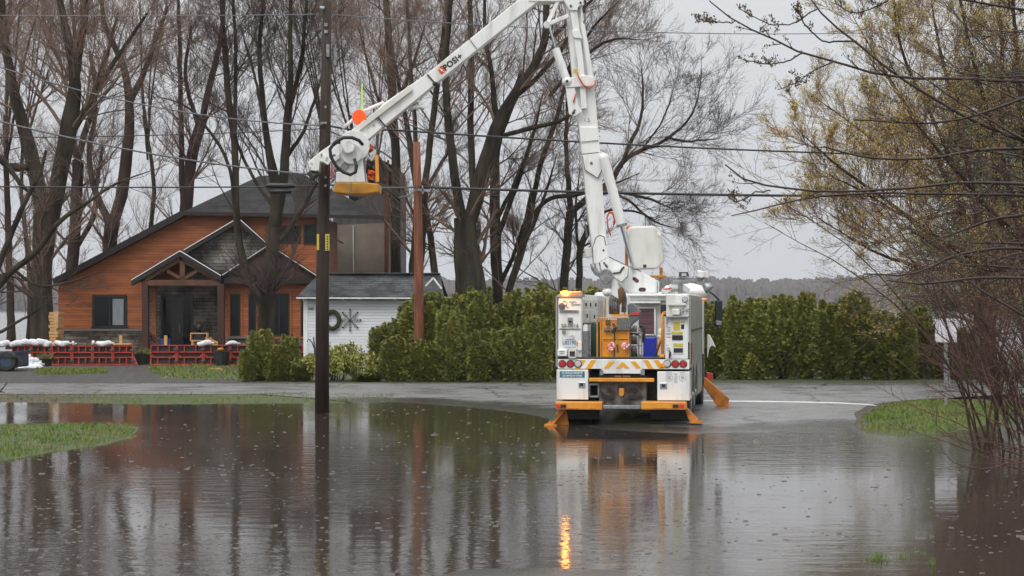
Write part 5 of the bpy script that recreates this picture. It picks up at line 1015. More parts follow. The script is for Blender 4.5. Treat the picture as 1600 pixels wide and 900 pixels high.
m=MB(); m.cyl(P(522.5,102,pd_),P(523,75,pd_),.045,n=12); m.beam(P(514,88,pd_),P(523,88,pd_),.03,.03); m.cyl(P(500,12.5,pd_-.1),P(507,13.5,pd_-.1),.05,n=10); m.build('grey_insulator',STEEL,up)
m=MB()
for y in (167,192,277,290): c=P(508.5,y,pd_-.13); m.cyl(c,c+Vector((0,.05,0)),.03,n=8)
m.beam(P(502,192,pd_-.2),P(508,192,pd_-.1),.06,.05); m.build('bolt',STEEL,up)
rpd=56.95; rx=P(654,0,rpd).x; rp_=empty('utility_pole',(rx,rpd,0),'orange-brown wooden pole rising from the left part of the hedge','utility pole')
m=MB(); m.tube([Vector((rx,rpd,-.2)),P(655,525,rpd),P(654,400,rpd),P(652.5,300,rpd),P(651,222,rpd)],[.17,.155,.14,.125,.11],16); m.build('shaft',POLER,rp_,smooth=True)
m=MB(); m.beam(P(650,296,rpd-.25),P(672,298,rpd-.25),.03,.07); m.beam(P(660,290,rpd-.25),P(661,303,rpd-.25),.03,.05,up=(1,0,0)); m.build('cable_clamp',STEEL,rp_)
def wire(a,b,sag,r,mat,label,cat='cable',n=30,twist=0):
    a,b=Vector(a),Vector(b); pts=[]
    for i in range(n+1):
        t=i/n; p=a.lerp(b,t); p.z-=sag*4*t*(1-t); pts.append(p)
    m=MB(); m.tube(pts,r,6)
    if twist:
        q=[]; N_=n*8
        for i in range(N_+1):
            t=i/N_; p=a.lerp(b,t); p.z-=sag*4*t*(1-t); an=t*twist; q.append(p+Vector((0,math.sin(an)*r*.8,math.cos(an)*r*.8)))
        m.tube(q,r*.55,5)
    return tag(m.build('overhead_cable',mat,smooth=True,loc=a),label,cat,'overhead lines')
wire(P(-160,22,40),P(505,22,40),.04,.009,WIRE,'thin pale top wire running left from the top of the dark pole')
wire(P(511,22,40),P(1500,46,50),.25,.010,WIRE,'thin pale top wire running right from the top of the dark pole')
wire(P(-120,62,38),P(506,196,39.9),.38,.014,WIRE,'twisted grey cable descending from the upper left to the dark pole',twist=190)
wire(P(-120,157,38),P(500,274,39.9),.22,.018,WIRE,'thick grey lashed cable, the lower of two slanting down from the left',twist=170)
wire(P(-120,215,38),P(506,201,40),.06,.010,CABLE,'thin nearly level wire reaching the middle of the dark pole from the left')
wire(P(-140,290,40),P(503,291,40),.03,.016,CABLE,'black level cable left of the dark pole at roof height')
wire(P(598,202,40.6),P(1800,244,60),.22,.022,CABLE,'upper black cable running right behind the boom')
wire(P(512,196,40.1),P(603,203,40.6),.05,.022,CABLE,'short black cable between the dark pole and the boom strap')
wire(P(506,288,40),P(651,292,rpd-.2),.05,.026,CABLE,'thick black cable between the dark pole and the orange-brown pole')
wire(P(655,292,rpd-.2),P(1800,303,rpd),.16,.040,CABLE,'thick black cable running right from the orange-brown pole')
m=MB(); m.tube([P(590,291,50),P(610,300,50),P(622,310,50),P(640,305,52),P(650,296,56)],.03,6); tag(m.build('drip_loop',CABLE,smooth=True,loc=P(620,300,52)),'black cable loop hanging just left of the orange-brown pole','cable')
m=MB(); m.tube([P(415,291.5,40.0),P(420,290,40.),P(455,290.5,40.),P(461,292,40.)],[.03,.055,.055,.03],10); m.tube([P(421,300,40.),P(425,299,40.),P(452,299,40.),P(456,300,40.)],[.03,.055,.055,.03],10); m.beam(P(428,291,40.),P(428,300,40.),.02,.02); m.beam(P(448,291,40.),P(448,300,40.),.02,.02)
tag(m.build('splice_case',CABLE,smooth=True,loc=P(438,290,40.)),'black splice case hanging on the cable over the house roof','splice case')
# street sign seen from behind the twigs
sd_=41.3; sxp=P(1478,0,sd_).x; sg=empty('road_sign',(sxp,sd_,float(gz(sxp,sd_))),'pale square sign on a steel post at the right grass corner','sign')
m=MB(); z0=-.1; z1=P(0,500,sd_).z; w_=P(1481.5,0,sd_).x-P(1476,0,sd_).x
m.box(sxp-w_/2,sxp+w_/2,sd_,sd_+.012,z0,z1); m.box(sxp-w_/2,sxp-w_/2+.012,sd_+.012,sd_+.045,z0,z1); m.box(sxp+w_/2-.012,sxp+w_/2,sd_+.012,sd_+.045,z0,z1)
m.beam(P(1481,560,sd_),P(1484,598,sd_),.03,.03); m.build('post',STEEL,sg)
m=MB(); a=P(1461,535,sd_-.02); b=P(1495,498,sd_-.02); m.box(a.x,b.x,sd_-.025,sd_-.018,a.z,b.z); m.build('sign_panel',M('pale_sign_face',(.62,.60,.66),rough=.5),sg,bevel=.003)
# ---------------------------------------------------------------- trees
def unit(a): return a/(np.linalg.norm(a,axis=-1,keepdims=True)+1e-9)
def tubes(C,Rr,ns):
    """C (N,K,3) centre lines, Rr (N,K) radii -> verts, quads"""
    N,K,_=C.shape; Tn=unit(np.gradient(C,axis=1)); ref=np.where(np.abs(Tn[:,:1,2:3])>.8,np.array([[[1.,0,0]]]),np.array([[[0,0,1.]]]))
    A=unit(np.cross(Tn,np.broadcast_to(ref,Tn.shape))); B=np.cross(Tn,A); an=np.arange(ns)*2*np.pi/ns
    V=C[:,:,None,:]+Rr[:,:,None,None]*(A[:,:,None,:]*np.cos(an)[None,None,:,None]+B[:,:,None,:]*np.sin(an)[None,None,:,None])
    ix=np.arange(N*K*ns).reshape(N,K,ns); j1=np.roll(np.arange(ns),-1)
    q=np.stack([ix[:,:-1,:],ix[:,:-1][:,:,j1],ix[:,1:][:,:,j1],ix[:,1:,:]],-1).reshape(-1,4)
    return V.reshape(-1,3),q
def merge(L_):
    V=[];Q=[];k=0
    for v,q in L_: V.append(v);Q.append(q+k);k+=len(v)
    return np.concatenate(V),np.concatenate(Q)
def resample(pts,n,rn,jit=.0):
    """pts: list of (Vector,radius)"""
    P_=np.array([list(p) for p,_ in pts]); r=np.array([q for _,q in pts]); d=np.r_[0,np.cumsum(np.linalg.norm(np.diff(P_,axis=0),axis=1))]; t=np.linspace(0,d[-1],n)
    # smooth through the points (Catmull-Rom)
    out=np.zeros((n,3)); tl=d; 
    for a in range(3):
        m=np.gradient(P_[:,a],tl) if len(tl)>1 else np.zeros(1)
        i=np.clip(np.searchsorted(tl,t,side='right')-1,0,len(tl)-2); h=tl[i+1]-tl[i]; s=(t-tl[i])/h
        out[:,a]=(2*s**3-3*s**2+1)*P_[i,a]+(s**3-2*s**2+s)*h*m[i]+(-2*s**3+3*s**2)*P_[i+1,a]+(s**3-s**2)*h*m[i+1]
    w_=np.cumsum(rn.normal(0,1,(n,3)),0); w_-=np.linspace(0,1,n)[:,None]*w_[-1]; out+=w_*jit
    return out,np.interp(t,d,r)
def spawn(C,Rr,Ln,m,K,rn,t0=.15,t1=1.,ang=(35,70),lf=.5,up=.25,rf=.5,rmin=.004,wob_=.10,curl=0.,taper=.25,bias=None):
    """m children on each of the N curves"""
    N,KK,_=C.shape; t=np.sort(rn.uniform(t0,t1,(N,m)),1)**.9; f=t*(KK-1); i=np.clip(f.astype(int),0,KK-2); s=(f-i)[...,None]; n_=np.arange(N)[:,None]
    p=C[n_,i]*(1-s)+C[n_,i+1]*s; tg=unit(C[n_,i+1]-C[n_,i]); rr=Rr[n_,i]*(1-s[...,0])+Rr[n_,i+1]*s[...,0]
    rd=unit(rn.normal(0,1,(N,m,3))); perp=unit(rd-tg*(rd*tg).sum(-1,keepdims=True)); a=np.radians(rn.uniform(ang[0],ang[1],(N,m,1)))
    d=tg*np.cos(a)+perp*np.sin(a); d[...,2]+=up
    if bias is not None: d=d+np.array(bias)
    d=unit(d); L_=(Ln[:,None]*lf*(1-.55*t)*rn.uniform(.55,1.25,(N,m))); r0=np.maximum(np.minimum(rr*.85,rr*rf+.001),rmin)
    M_=N*m; d=d.reshape(M_,3); L_=L_.reshape(M_); p=p.reshape(M_,3); r0=r0.reshape(M_)
    dirs=np.repeat(d[:,None,:],K-1,1)+np.cumsum(rn.normal(0,wob_,(M_,K-1,3)),1); dirs[...,2]+=np.linspace(0,1,K-1)[None,:]*curl; dirs=unit(dirs)
    Cn=np.concatenate([p[:,None,:],p[:,None,:]+np.cumsum(dirs*(L_/(K-1))[:,None,None],1)],1); tp_=np.linspace(1,taper,K)[None,:]; Rn=np.maximum(r0[:,None]*tp_,rmin*.6)
    return Cn,Rn,L_
def leaves(pos,dirs,size,rn,n_per=1,asp=.45):
    N=len(pos); P_=np.repeat(pos,n_per,0); D=np.repeat(dirs,n_per,0)+rn.normal(0,.6,(N*n_per,3)); D=unit(D); s=size*rn.uniform(.6,1.4,(N*n_per,1)); W=unit(np.cross(D,rn.normal(0,1,D.shape)))
    P_=P_+rn.normal(0,size*.5,P_.shape)
    V=np.stack([P_,P_+D*s*.5+W*s*asp*.5,P_+D*s,P_+D*s*.5-W*s*asp*.5],1).reshape(-1,3); q=(np.arange(len(P_))*4)[:,None]+np.array([0,1,2,3]); return V,q
def make_tree(name,label,stems,d,seed,m1=26,m2=10,m3=7,m4=0,bark=BARK,twig=TWIG,lf1=.85,up1=.12,base=None,cat='tree',group=None,ang1=(34,72),depth=2.2,len0=None,rtw=.0058,curl=.22,leaf=None,extra=(),t01=.25,up2=.22):
    """stems: outlines [(px,py,width_px),...] traced at distance d; depth spreads them front to back"""
    m1=int(m1*.62);  rn=np.random.RandomState(seed); S=[];Rs=[];Ls=[];n=26; first=stems[0]
    for k,st in enumerate(stems):
        pts=[]; dz=0 if k==0 else rn.uniform(-depth,depth)
        for i,(x,y,w_) in enumerate(st):
            fr=i/max(1,len(st)-1); pts.append((P(x,y,d+dz*fr) if k else P(x,y,d+rn.uniform(-.1,.1)),w_*d/F/2))
        c,r=resample(pts,n,rn,.012*d/80); S.append(c);Rs.append(r);Ls.append(np.linalg.norm(np.diff(c,axis=0),axis=1).sum())
    S=np.array(S);Rs=np.array(Rs);Ls=np.array(Ls)
    Rm=Rs.copy(); Rm[0,:3]*=np.array([1.5,1.2,1.06])
    b=S[0,0].copy(); b[2]=float(gz(b[0],b[1]))
    root=empty(name,tuple(b),label,cat,group)
    Rm[1:]*=.86
    for k in range(1,len(stems)):
        if stems[k][-1][2]<=4: Rm[k,-8:]*=np.linspace(1,.35,8)
    V,q=tubes(S,Rm,11); npmesh('trunk',V,q,bark,root,smooth=True)
    parts=[]; L0=np.full(len(S),len0) if len0 else np.minimum(Ls*.9,7.5)
    # limbs
    sel=slice(0,None)
    C1,R1,L1=spawn(S[sel],Rs[sel],L0[sel],m1,9,rn,t01,1.,ang1,lf1,up1,.22,.009,.08,curl)
    lo=(C1[:,0,2]>b[2]+1.2)&((C1[:,0,2]>b[2]+4.8)|(rn.rand(len(C1))<.35)|(d<75)); C1,R1,L1=C1[lo],R1[lo],L1[lo]
    parts.append(tubes(C1,R1,5))
    C2,R2,L2=spawn(C1,R1,L1,m2,6,rn,.12,1.,(22,48),.66,up2,.5,.007,.07,curl); parts.append(tubes(C2,R2,4))
    C3,R3,L3=spawn(C2,R2,L2,m3,4,rn,.12,1.,(20,45),.66,.10,.6,rtw,.08,curl); parts.append(tubes(C3,R3,3))
    last=C3
    if m4: C4,R4,L4=spawn(C3,R3,L3,m4,3,rn,.15,1.,(18,42),.85,.08,.7,rtw*.8,.08,curl); parts.append(tubes(C4,R4,3)); last=C4
    V,q=merge(parts); npmesh('crown',V,q,twig,root)
    if leaf:
        mat,size,npx=leaf; p=last[:,1:,:].reshape(-1,3); dr=unit(last[:,1:,:]-last[:,:-1,:]).reshape(-1,3); V,q=leaves(p,dr,size,rn,npx); tone=np.repeat(np.clip(rn.rand(len(q))*.7+.5*wob(V[::4,0],V[::4,2],1.2,seed)[:len(q)],0,1),4)
        npmesh('leaves',V,q,mat,root,attr={'tone':tone})
    return root
TG='bare trees along the shore behind the house'
make_tree('bare_tree','thickest bare tree, at the left end of the house',[
 [(67,572,40),(67,407,32),(72,330,40)],
 [(70,345,30),(55,270,28),(38,200,24),(20,130,18),(8,60,14),(2,-40,10)],
 [(80,345,30),(95,265,30),(110,190,32),(116,120,20),(106,60,15),(85,-40,9)],
 [(117,135,16),(128,70,14),(140,-40,9)],[(100,230,14),(140,160,12),(185,90,8),(230,20,5)],[(50,260,14),(20,260,12),(-30,200,9)]],78,1,24,9,7,2,depth=2.5)
make_tree('bare_tree','bare tree rising straight above the left roof slope of the house',[[(110,560,22),(113,400,19),(118,300,18),(122,250,18)],[(120,260,13),(140,180,11),(160,100,8),(185,20,5)],[(120,385,9),(145,335,10),(150,290,8),(160,230,5)],[(122,255,12),(112,180,9),(118,90,7),(110,-20,5)]],92,2,22,8,7,2,group=TG,bark=BARKR)
make_tree('bare_tree','forked bare tree behind the middle of the left roof slope',[[(170,560,22),(172,385,21),(176,345,24)],[(176,350,20),(190,300,22),(198,250,22),(203,180,17),(195,110,13),(165,40,9),(158,-30,6)],[(172,350,15),(150,300,12),(140,250,10),(150,170,8),(140,80,5)],[(204,160,12),(230,95,9),(262,10,6)]],90,3,24,8,7,2,group=TG,bark=BARKR)
make_tree('bare_tree','leaning bare tree just left of the roof peak of the house',[[(284,560,22),(292,320,20),(300,250,18),(318,180,17)],[(318,182,13),(330,130,12),(345,60,9),(352,-30,6)],[(286,320,11),(284,220,10),(283,100,8),(278,-20,6)],[(312,200,9),(290,120,7),(300,40,5)]],92,4,24,8,7,2,group=TG,bark=BARKR)
make_tree('bare_tree','many-stemmed bare tree in front of the house bay window',[[(417,572,28),(416,520,27),(417,450,28)],
 [(413,480,22),(400,460,20),(385,425,16),(374,380,14),(368,300,12),(367,230,13),(358,140,12),(350,60,9),(344,-30,6)],
 [(418,460,24),(430,348,24),(432,300,22),(420,240,14),(411,170,10),(405,90,9),(413,-20,6)],
 [(430,350,22),(441,290,18),(445,230,16),(449,180,15),(455,120,10),(454,50,8),(455,-30,6)],
 [(450,175,10),(470,100,8),(481,-20,5)],[(366,210,8),(368,120,7),(364,-10,5)],[(440,375,10),(466,335,8),(496,285,5)],[(372,360,7),(345,230,6),(290,165,4),(245,150,3)],[(430,330,7),(385,255,6),(350,130,4)],[(446,250,8),(480,190,6),(503,120,4)],[(411,190,6),(395,110,5),(375,40,4)]],71,5,20,8,7,2,depth=1.6,len0=5.5,ang1=(25,55),bark=BARK,twig=TWIGD)
make_tree('bare_tree','straight grey trunk rising behind the right end of the shed roof',[[(620,560,15),(620,400,14),(620,250,14),(614,160,14),(610,80,12),(600,-30,9)],[(614,180,8),(640,110,6),(668,30,4)],[(618,230,7),(590,150,6),(560,40,4)]],92,6,30,8,7,2,group=TG)
make_tree('bare_tree','bare tree directly behind the orange-brown pole',[[(650,560,27),(650,433,24),(656,350,22),(660,300,18)],[(656,330,13),(642,240,12),(630,170,8),(610,60,5)],[(660,310,13),(668,270,12),(676,200,12),(690,100,10),(702,-20,7)],[(680,440,14),(673,370,12),(664,318,10)],[(664,300,7),(700,235,6),(712,180,4)],[(653,300,9),(648,180,8),(640,60,6),(636,-20,5)]],88,7,22,8,7,2,group=TG)
make_tree('bare_tree','massive bare tree with fused trunks behind the left hedge',[[(735,560,56),(735,440,48),(728,370,36),(726,340,34)],
 [(724,350,20),(715,300,17),(708,240,16),(700,180,14),(698,100,12),(706,-20,8)],[(735,345,26),(755,265,30),(768,220,26),(782,188,28),(800,150,18),(830,108,16),(848,70,14),(852,20,12),(848,-40,8)],
 [(776,200,12),(770,120,9),(761,60,8),(758,-20,5)],[(805,150,10),(840,120,9),(872,85,7),(900,40,5)],[(742,330,13),(737,227,12),(737,100,11),(734,-20,9)],[(752,470,26),(745,420,24),(738,360,18)],[(770,215,8),(830,200,9),(870,190,7),(930,150,5)],[(860,60,8),(905,20,6),(960,-40,4)],[(858,150,7),(918,82,6),(947,64,5),(1010,62,3)],[(880,120,6),(922,50,5),(968,0,3)]],86,8,22,8,7,2,depth=2.6)
make_tree('bare_tree','slender dark tree between the massive trunk and the leaning pair',[[(777,560,18),(777,457,17),(775,380,18),(773,300,16),(777,230,14),(792,180,9),(815,110,6)],[(779,365,10),(792,330,9),(815,270,8),(832,215,7),(850,140,4)],[(777,340,9),(800,300,7),(822,245,5)],[(783,440,9),(800,405,8),(818,350,6)]],90,9,22,8,7,2,group=TG,t01=.35)
make_tree('bare_tree','pair of bare stems leaning right behind the hedge left of the truck',[[(788,560,12),(793,455,11),(810,400,12),(822,350,13),(834,300,12)],[(834,305,10),(845,260,10),(865,200,9),(885,120,6),(902,50,4)],[(828,342,9),(858,310,8),(900,304,8),(960,288,5),(1000,270,3)],[(810,400,8),(838,340,7),(856,290,5),(870,240,4)]],89,10,22,8,7,2,group=TG,t01=.3)
make_tree('bare_tree','bare tree behind the truck whose limbs sweep out to the right',[[(880,560,16),(881,455,14),(886,380,13),(891,332,14)],[(891,335,12),(888,270,9),(886,190,7),(893,110,5)],
 [(892,332,12),(925,305,12),(955,284,11),(975,252,9),(1000,236,7),(1025,226,6),(1057,205,5),(1082,176,4),(1095,126,3),(1096,84,2)],
 [(970,262,8),(985,225,8),(998,196,6),(1004,138,4),(1000,90,2)],[(925,305,7),(960,300,6),(1010,310,5),(1060,330,3)],[(1040,215,5),(1085,220,4),(1130,215,2)],[(1005,232,4),(1040,180,3),(1058,120,2)],[(940,295,5),(975,310,5),(1020,345,4),(1065,360,2)]],92,11,22,9,6,2,t01=.25,depth=1.5,len0=6.0,twig=TWIGD,rtw=.006,up1=.15,up2=.05,curl=.0)
make_tree('bare_tree','smaller bare trunk standing right against the boom base behind the truck',[[(906,560,12),(905,430,10),(907,385,10),(918,360,9),(935,330,6)],[(906,400,6),(900,330,5),(905,260,3)],[(918,360,6),(950,330,5),(985,330,4),(1030,345,3)]],92,12,14,7,6,2,len0=3.6,twig=TWIGD,t01=.4)
# the ones filling the grove at the left
FT=[(-25,105,20,'bare tree at the very left edge, nearest the frame'),(18,100,22,'bare tree left of the thickest trunk, behind the trailer'),(45,104,14,'thin bare tree between the two leftmost trunks'),(235,108,16,'faint far bare tree left of the leaning tree'),(500,106,15,'far bare tree hidden partly by the dark pole'),(560,104,14,'far bare tree above the work platform'),(590,100,12,'thin far bare tree left of the straight grey trunk')]
for k,(px,d,w_,lab) in enumerate(FT):
    rn=random.Random(40+k); w_*=.5; s=[[(px,545,w_*1.2),(px+rn.uniform(-6,6),430,w_),(px+rn.uniform(-10,10),300,w_*.85),(px+rn.uniform(-15,15),180,w_*.6)]]
    x0=s[0][-1][0]
    for j in range(4):
        sx=rn.uniform(-60,60); s.append([(s[0][-2][0]*.5+x0*.5,250-j*12,w_*.5),(x0+sx*.4,140,w_*.4),(x0+sx,10,w_*.25),(x0+sx*1.2,-50,w_*.15)])
    make_tree('bare_tree',lab,s,d,60+k,24,9,6,1,group=TG,bark=BARKR if k%2 else BARK,depth=3)
# dark leaning branches of a near tree at the left edge
make_tree('bare_tree','near bare tree at the left edge, its limbs crossing in front of the grove',[[(-60,640,22),(-55,560,20),(-30,480,18),(10,430,14)],[(10,430,12),(55,395,11),(90,350,9),(140,315,6),(185,285,5),(250,262,3)],[(-30,480,12),(10,380,11),(40,310,9),(62,270,7),(72,235,5)],[(-50,500,9),(-10,520,7),(30,500,5),(80,470,3)],[(-60,330,12),(0,250,10),(35,290,8),(60,310,5)],[(20,420,6),(60,445,5),(110,440,4),(160,425,2)]],60,13,9,6,5,2,bark=BARK,twig=TWIGD,len0=3.0,depth=.8,t01=.3,rtw=.004)
# ---------------------------------------------------------------- cedars of the hedge and shrubs
def cedar_mesh(seed,h,w,n=5200,cone=.5,leaf=.085):
    """a clump of upright feathery plumes of uneven height"""
    rn=np.random.RandomState(seed); npl=40; pr_=w*.34*np.sqrt(rn.rand(npl)); pa=rn.uniform(0,6.28,npl); ph=h*(1.02-.12*rn.rand(npl)-(pr_/(w*.34))**2*rn.uniform(.0,.75,npl)); pb=ph*rn.uniform(0,.6,npl); pb[:10]=0; pw=w*rn.uniform(.11,.19,npl)
    k=rn.choice(npl,n,p=((ph-pb)*pw)/((ph-pb)*pw).sum()); u=rn.rand(n)**.85; z=pb[k]+(ph-pb)[k]*(.01+.99*u); a=rn.uniform(0,2*np.pi,n)
    rad=pw[k]*np.clip(1.05-u**2.2,.03,1)*np.clip(.7+u*3,0,1)*(1+.3*np.sin(z*19+k*2+a*2))*(1-.35*rn.rand(n)**2)
    cx=pr_[k]*np.cos(pa[k])*(.55+.45*u); cy=pr_[k]*np.sin(pa[k])*(.55+.45*u)
    pos=np.stack([cx+rad*np.cos(a),cy+rad*np.sin(a),z],-1); out=np.stack([np.cos(a),np.sin(a),1.3+0*a],-1)
    D=unit(out+rn.normal(0,.40,(n,3))); W=unit(np.cross(D,rn.normal(0,1,(n,3)))); V=[]
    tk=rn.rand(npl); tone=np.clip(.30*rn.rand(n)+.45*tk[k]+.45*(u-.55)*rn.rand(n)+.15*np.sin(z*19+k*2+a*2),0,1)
    T_=[]
    for s_ in (-.8,-.3,.3,.8):
        d=unit(D+W*s_); l=leaf*rn.uniform(.6,1.5,(n,1))*(1 if abs(s_)<.5 else .75); w2=np.cross(d,np.cross(D,W)); V.append(np.stack([pos,pos+d*l*.6+w2*l*.12,pos+d*l,pos+d*l*.6-w2*l*.12],1)); T_.append(np.repeat(tone,4))
    V=np.concatenate(V).reshape(-1,3); q=(np.arange(len(V)//4)*4)[:,None]+np.array([0,1,2,3])
    return V,q,np.concatenate(T_)
def core(seed,h,w):
    rn=np.random.RandomState(seed); S=[];Rr=[]
    for i in range(46):
        a=rn.uniform(0,6.28); z0=rn.uniform(.05,.85)*h; r_=w*.42*(1-(z0/h)**2*.6); r_*=.75; S.append([[0,0,z0],[r_*.5*math.cos(a),r_*.5*math.sin(a),z0+.04],[r_*math.cos(a),r_*math.sin(a),z0+.09]]); Rr.append([.014,.01,.004])
    S.append([[0,0,-.1],[0.02,0,h*.5],[0,0,h*.85]]); Rr.append([.05,.035,.008]); return tubes(np.array(S,float),np.array(Rr),5)
PROT=[]
for s_ in range(6):
    V,q,t=cedar_mesh(s_+1,1.0,.42,n=17000,leaf=.026); vq=core(s_+20,1.0,.42); PROT.append((V,q,t,vq))
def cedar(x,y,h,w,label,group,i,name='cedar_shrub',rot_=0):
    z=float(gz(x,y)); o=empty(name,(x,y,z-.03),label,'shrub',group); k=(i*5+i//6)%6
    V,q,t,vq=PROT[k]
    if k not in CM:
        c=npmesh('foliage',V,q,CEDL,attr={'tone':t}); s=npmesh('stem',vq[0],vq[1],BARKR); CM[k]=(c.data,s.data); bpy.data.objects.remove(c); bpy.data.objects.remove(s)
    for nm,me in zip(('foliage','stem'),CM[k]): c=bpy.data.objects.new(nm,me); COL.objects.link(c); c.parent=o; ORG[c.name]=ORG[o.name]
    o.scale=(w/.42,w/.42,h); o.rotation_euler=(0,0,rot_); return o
CM={}; CN={}; ORD=['first','second','third','fourth','fifth','sixth','seventh','eighth','ninth','tenth']
HG='cedars of the clipped hedge'; rn=random.Random(2)
tops=[(560,535),(585,505),(610,488),(640,468),(670,452),(700,440),(730,450),(755,468),(790,466),(830,458),(870,450),(950,455),(1050,460),(1110,462),(1150,464),(1190,459),(1230,468),(1262,462),(1290,478),(1330,470),(1360,474),(1400,482),(1440,490),(1480,500),(1520,520)]
tx=[a for a,_ in tops]; ty=[b for _,b in tops]
HD2=58.0; x=P(600,0,HD2).x; i=0
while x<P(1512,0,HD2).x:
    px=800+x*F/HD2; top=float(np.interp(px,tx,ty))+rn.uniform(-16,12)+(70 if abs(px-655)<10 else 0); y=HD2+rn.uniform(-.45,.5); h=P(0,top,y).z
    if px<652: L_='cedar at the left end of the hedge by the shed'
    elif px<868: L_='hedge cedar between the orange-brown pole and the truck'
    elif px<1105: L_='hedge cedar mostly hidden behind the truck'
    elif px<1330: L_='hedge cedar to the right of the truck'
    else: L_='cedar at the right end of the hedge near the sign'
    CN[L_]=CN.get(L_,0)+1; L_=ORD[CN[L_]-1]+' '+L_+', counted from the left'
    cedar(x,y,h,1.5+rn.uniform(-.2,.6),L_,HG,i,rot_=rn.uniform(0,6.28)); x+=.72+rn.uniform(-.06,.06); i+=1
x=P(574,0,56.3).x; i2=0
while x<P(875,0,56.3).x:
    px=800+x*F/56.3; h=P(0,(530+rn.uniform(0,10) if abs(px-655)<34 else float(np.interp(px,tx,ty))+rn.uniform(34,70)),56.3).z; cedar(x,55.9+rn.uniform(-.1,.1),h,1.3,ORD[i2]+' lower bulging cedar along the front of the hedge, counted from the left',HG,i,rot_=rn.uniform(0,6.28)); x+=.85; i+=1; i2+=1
cg='low cedars between house and shed'
for k,(px,top,w_,d,lab) in enumerate([(388,545,.9,56.0,'short wide cedar at the left of the small clump before the house'),(407,512,1.2,56.3,'tallest cedar of the small clump in front of the tree'),(432,538,1.1,56.2,'cedar in the middle of the small clump before the house'),(450,522,.95,56.4,'narrow pointed cedar at the right of the small clump'),(470,570,.9,56.0,'lowest cedar of the clump left of the dark pole')]):
    cedar(P(px,0,d).x,d,P(0,top,d).z,w_,lab,cg,k+1,rot_=k)
def leafy(name,px,d,h,w,n,label,leafm,seed,lsz=.055,stem=CANE):
    rn=np.random.RandomState(seed); x,y=P(px,0,d).x,d; z=float(gz(x,y)); o=empty(name,(x,y,z),label,'shrub'); S=[];Rr=[]
    for i in range(n):
        a=rn.uniform(0,6.28); r_=w*.5*rn.rand()**.6; hh=h*rn.uniform(.55,1); b=np.array([x+.15*math.cos(a),y+.15*math.sin(a),z-.05]); S.append([b,b+[r_*.4*math.cos(a),r_*.4*math.sin(a),hh*.5],b+[r_*.8*math.cos(a),r_*.8*math.sin(a),hh*.8],b+[r_*math.cos(a),r_*math.sin(a),hh]]); Rr.append([.012,.009,.006,.003])
    S=np.array(S);Rr=np.array(Rr); Ln=np.full(n,h*.6); C,R_,_=spawn(S,Rr,Ln,7,4,rn,.2,1,(30,60),.5,.3,.6,.003); V,q=merge([tubes(S,Rr,5),tubes(C,R_,3)]); npmesh('stems',V,q,stem,o)
    p=np.concatenate([C[:,1:].reshape(-1,3),S[:,1:].reshape(-1,3)]); V,q=leaves(p,np.tile([0,0,1.],(len(p),1)),lsz,rn,5,.6); npmesh('leaves',V,q,leafm,o,attr={'tone':np.repeat(rn.rand(len(q)),4)})
    return o
leafy('leafy_shrub',527,57,1.15,1.3,14,'loose leafy shrub in front of the shed right of the dark pole',CEDL,5,.10)
leafy('leafy_shrub',562,56.2,.8,1.1,20,'low leafy shrub at the left foot of the hedge',CEDL,6,.10); leafy('leafy_shrub',486,56.4,.7,1.3,22,'low green shrub just left of the dark pole base',CEDL,8,.09); leafy('leafy_shrub',512,56.0,.75,1.2,22,'low green shrub just right of the dark pole base',CEDL,9,.09)
leafy('dry_shrub',470,60,.75,1.0,18,'rust-coloured dry shrub at the corner of the shed',M('rusty_dry_leaves',(.20,.09,.04),rough=.8),7,.06)
# ---------------------------------------------------------------- right side: conifer, yellow-green tree, red shrub, near branches
def conifer(px,d,h,w,label,seed,top):
    rn=np.random.RandomState(seed); x,y=P(px,0,d).x,d; o=empty('pale_conifer',(x,y,0.),label,'tree'); S=[];Rr=[]
    npmesh('trunk',*tubes(np.array([[[x,y,-.2],[x,y,h*.5],[x,y,h]]]),np.array([[.22,.14,.02]]),9),BARKR,o,smooth=True)
    n=230; t=rn.rand(n)**.8; a=rn.uniform(0,6.28,n); L_=w*.5*(1-t*.75)*rn.uniform(.7,1.1,n); z=h*(.12+.86*t)
    dr=np.stack([np.cos(a),np.sin(a),.25+0*a],-1); p0=np.stack([x+0*a,y+0*a,z],-1); K=5; tt=np.linspace(0,1,K)[None,:,None]; C=p0[:,None,:]+dr[:,None,:]*tt*L_[:,None,None]; C[...,2]-=.25*(tt[...,0]**2)*L_[:,None]; R_=np.repeat(np.linspace(.03,.008,K)[None,:],n,0)
    C2,R2,L2=spawn(C,R_,L_,12,4,rn,.15,1,(30,60),.4,.05,.5,.004); npmesh('crown',*merge([tubes(C,R_,4),tubes(C2,R2,3)]),TWIG,o)
    p=C2[:,1:].reshape(-1,3); dd_=unit(C2[:,1:]-C2[:,:-1]).reshape(-1,3); V,q=leaves(p,dd_,.16,rn,5,.22); tone=np.repeat(np.clip(.6*rn.rand(len(q))+.5*wob(V[::4,0],V[::4,2],.9,seed),0,1),4); npmesh('needles',V,q,PINEL,o,attr={'tone':tone})
conifer(1530,62,10.5,6.4,'pale green conifer behind the tangle of twigs at the right',3,100)
conifer(1640,64,11.5,6,'pale green conifer cut by the right edge, behind the twigs',4,100)
YT='yellow-green budding trees on the right'
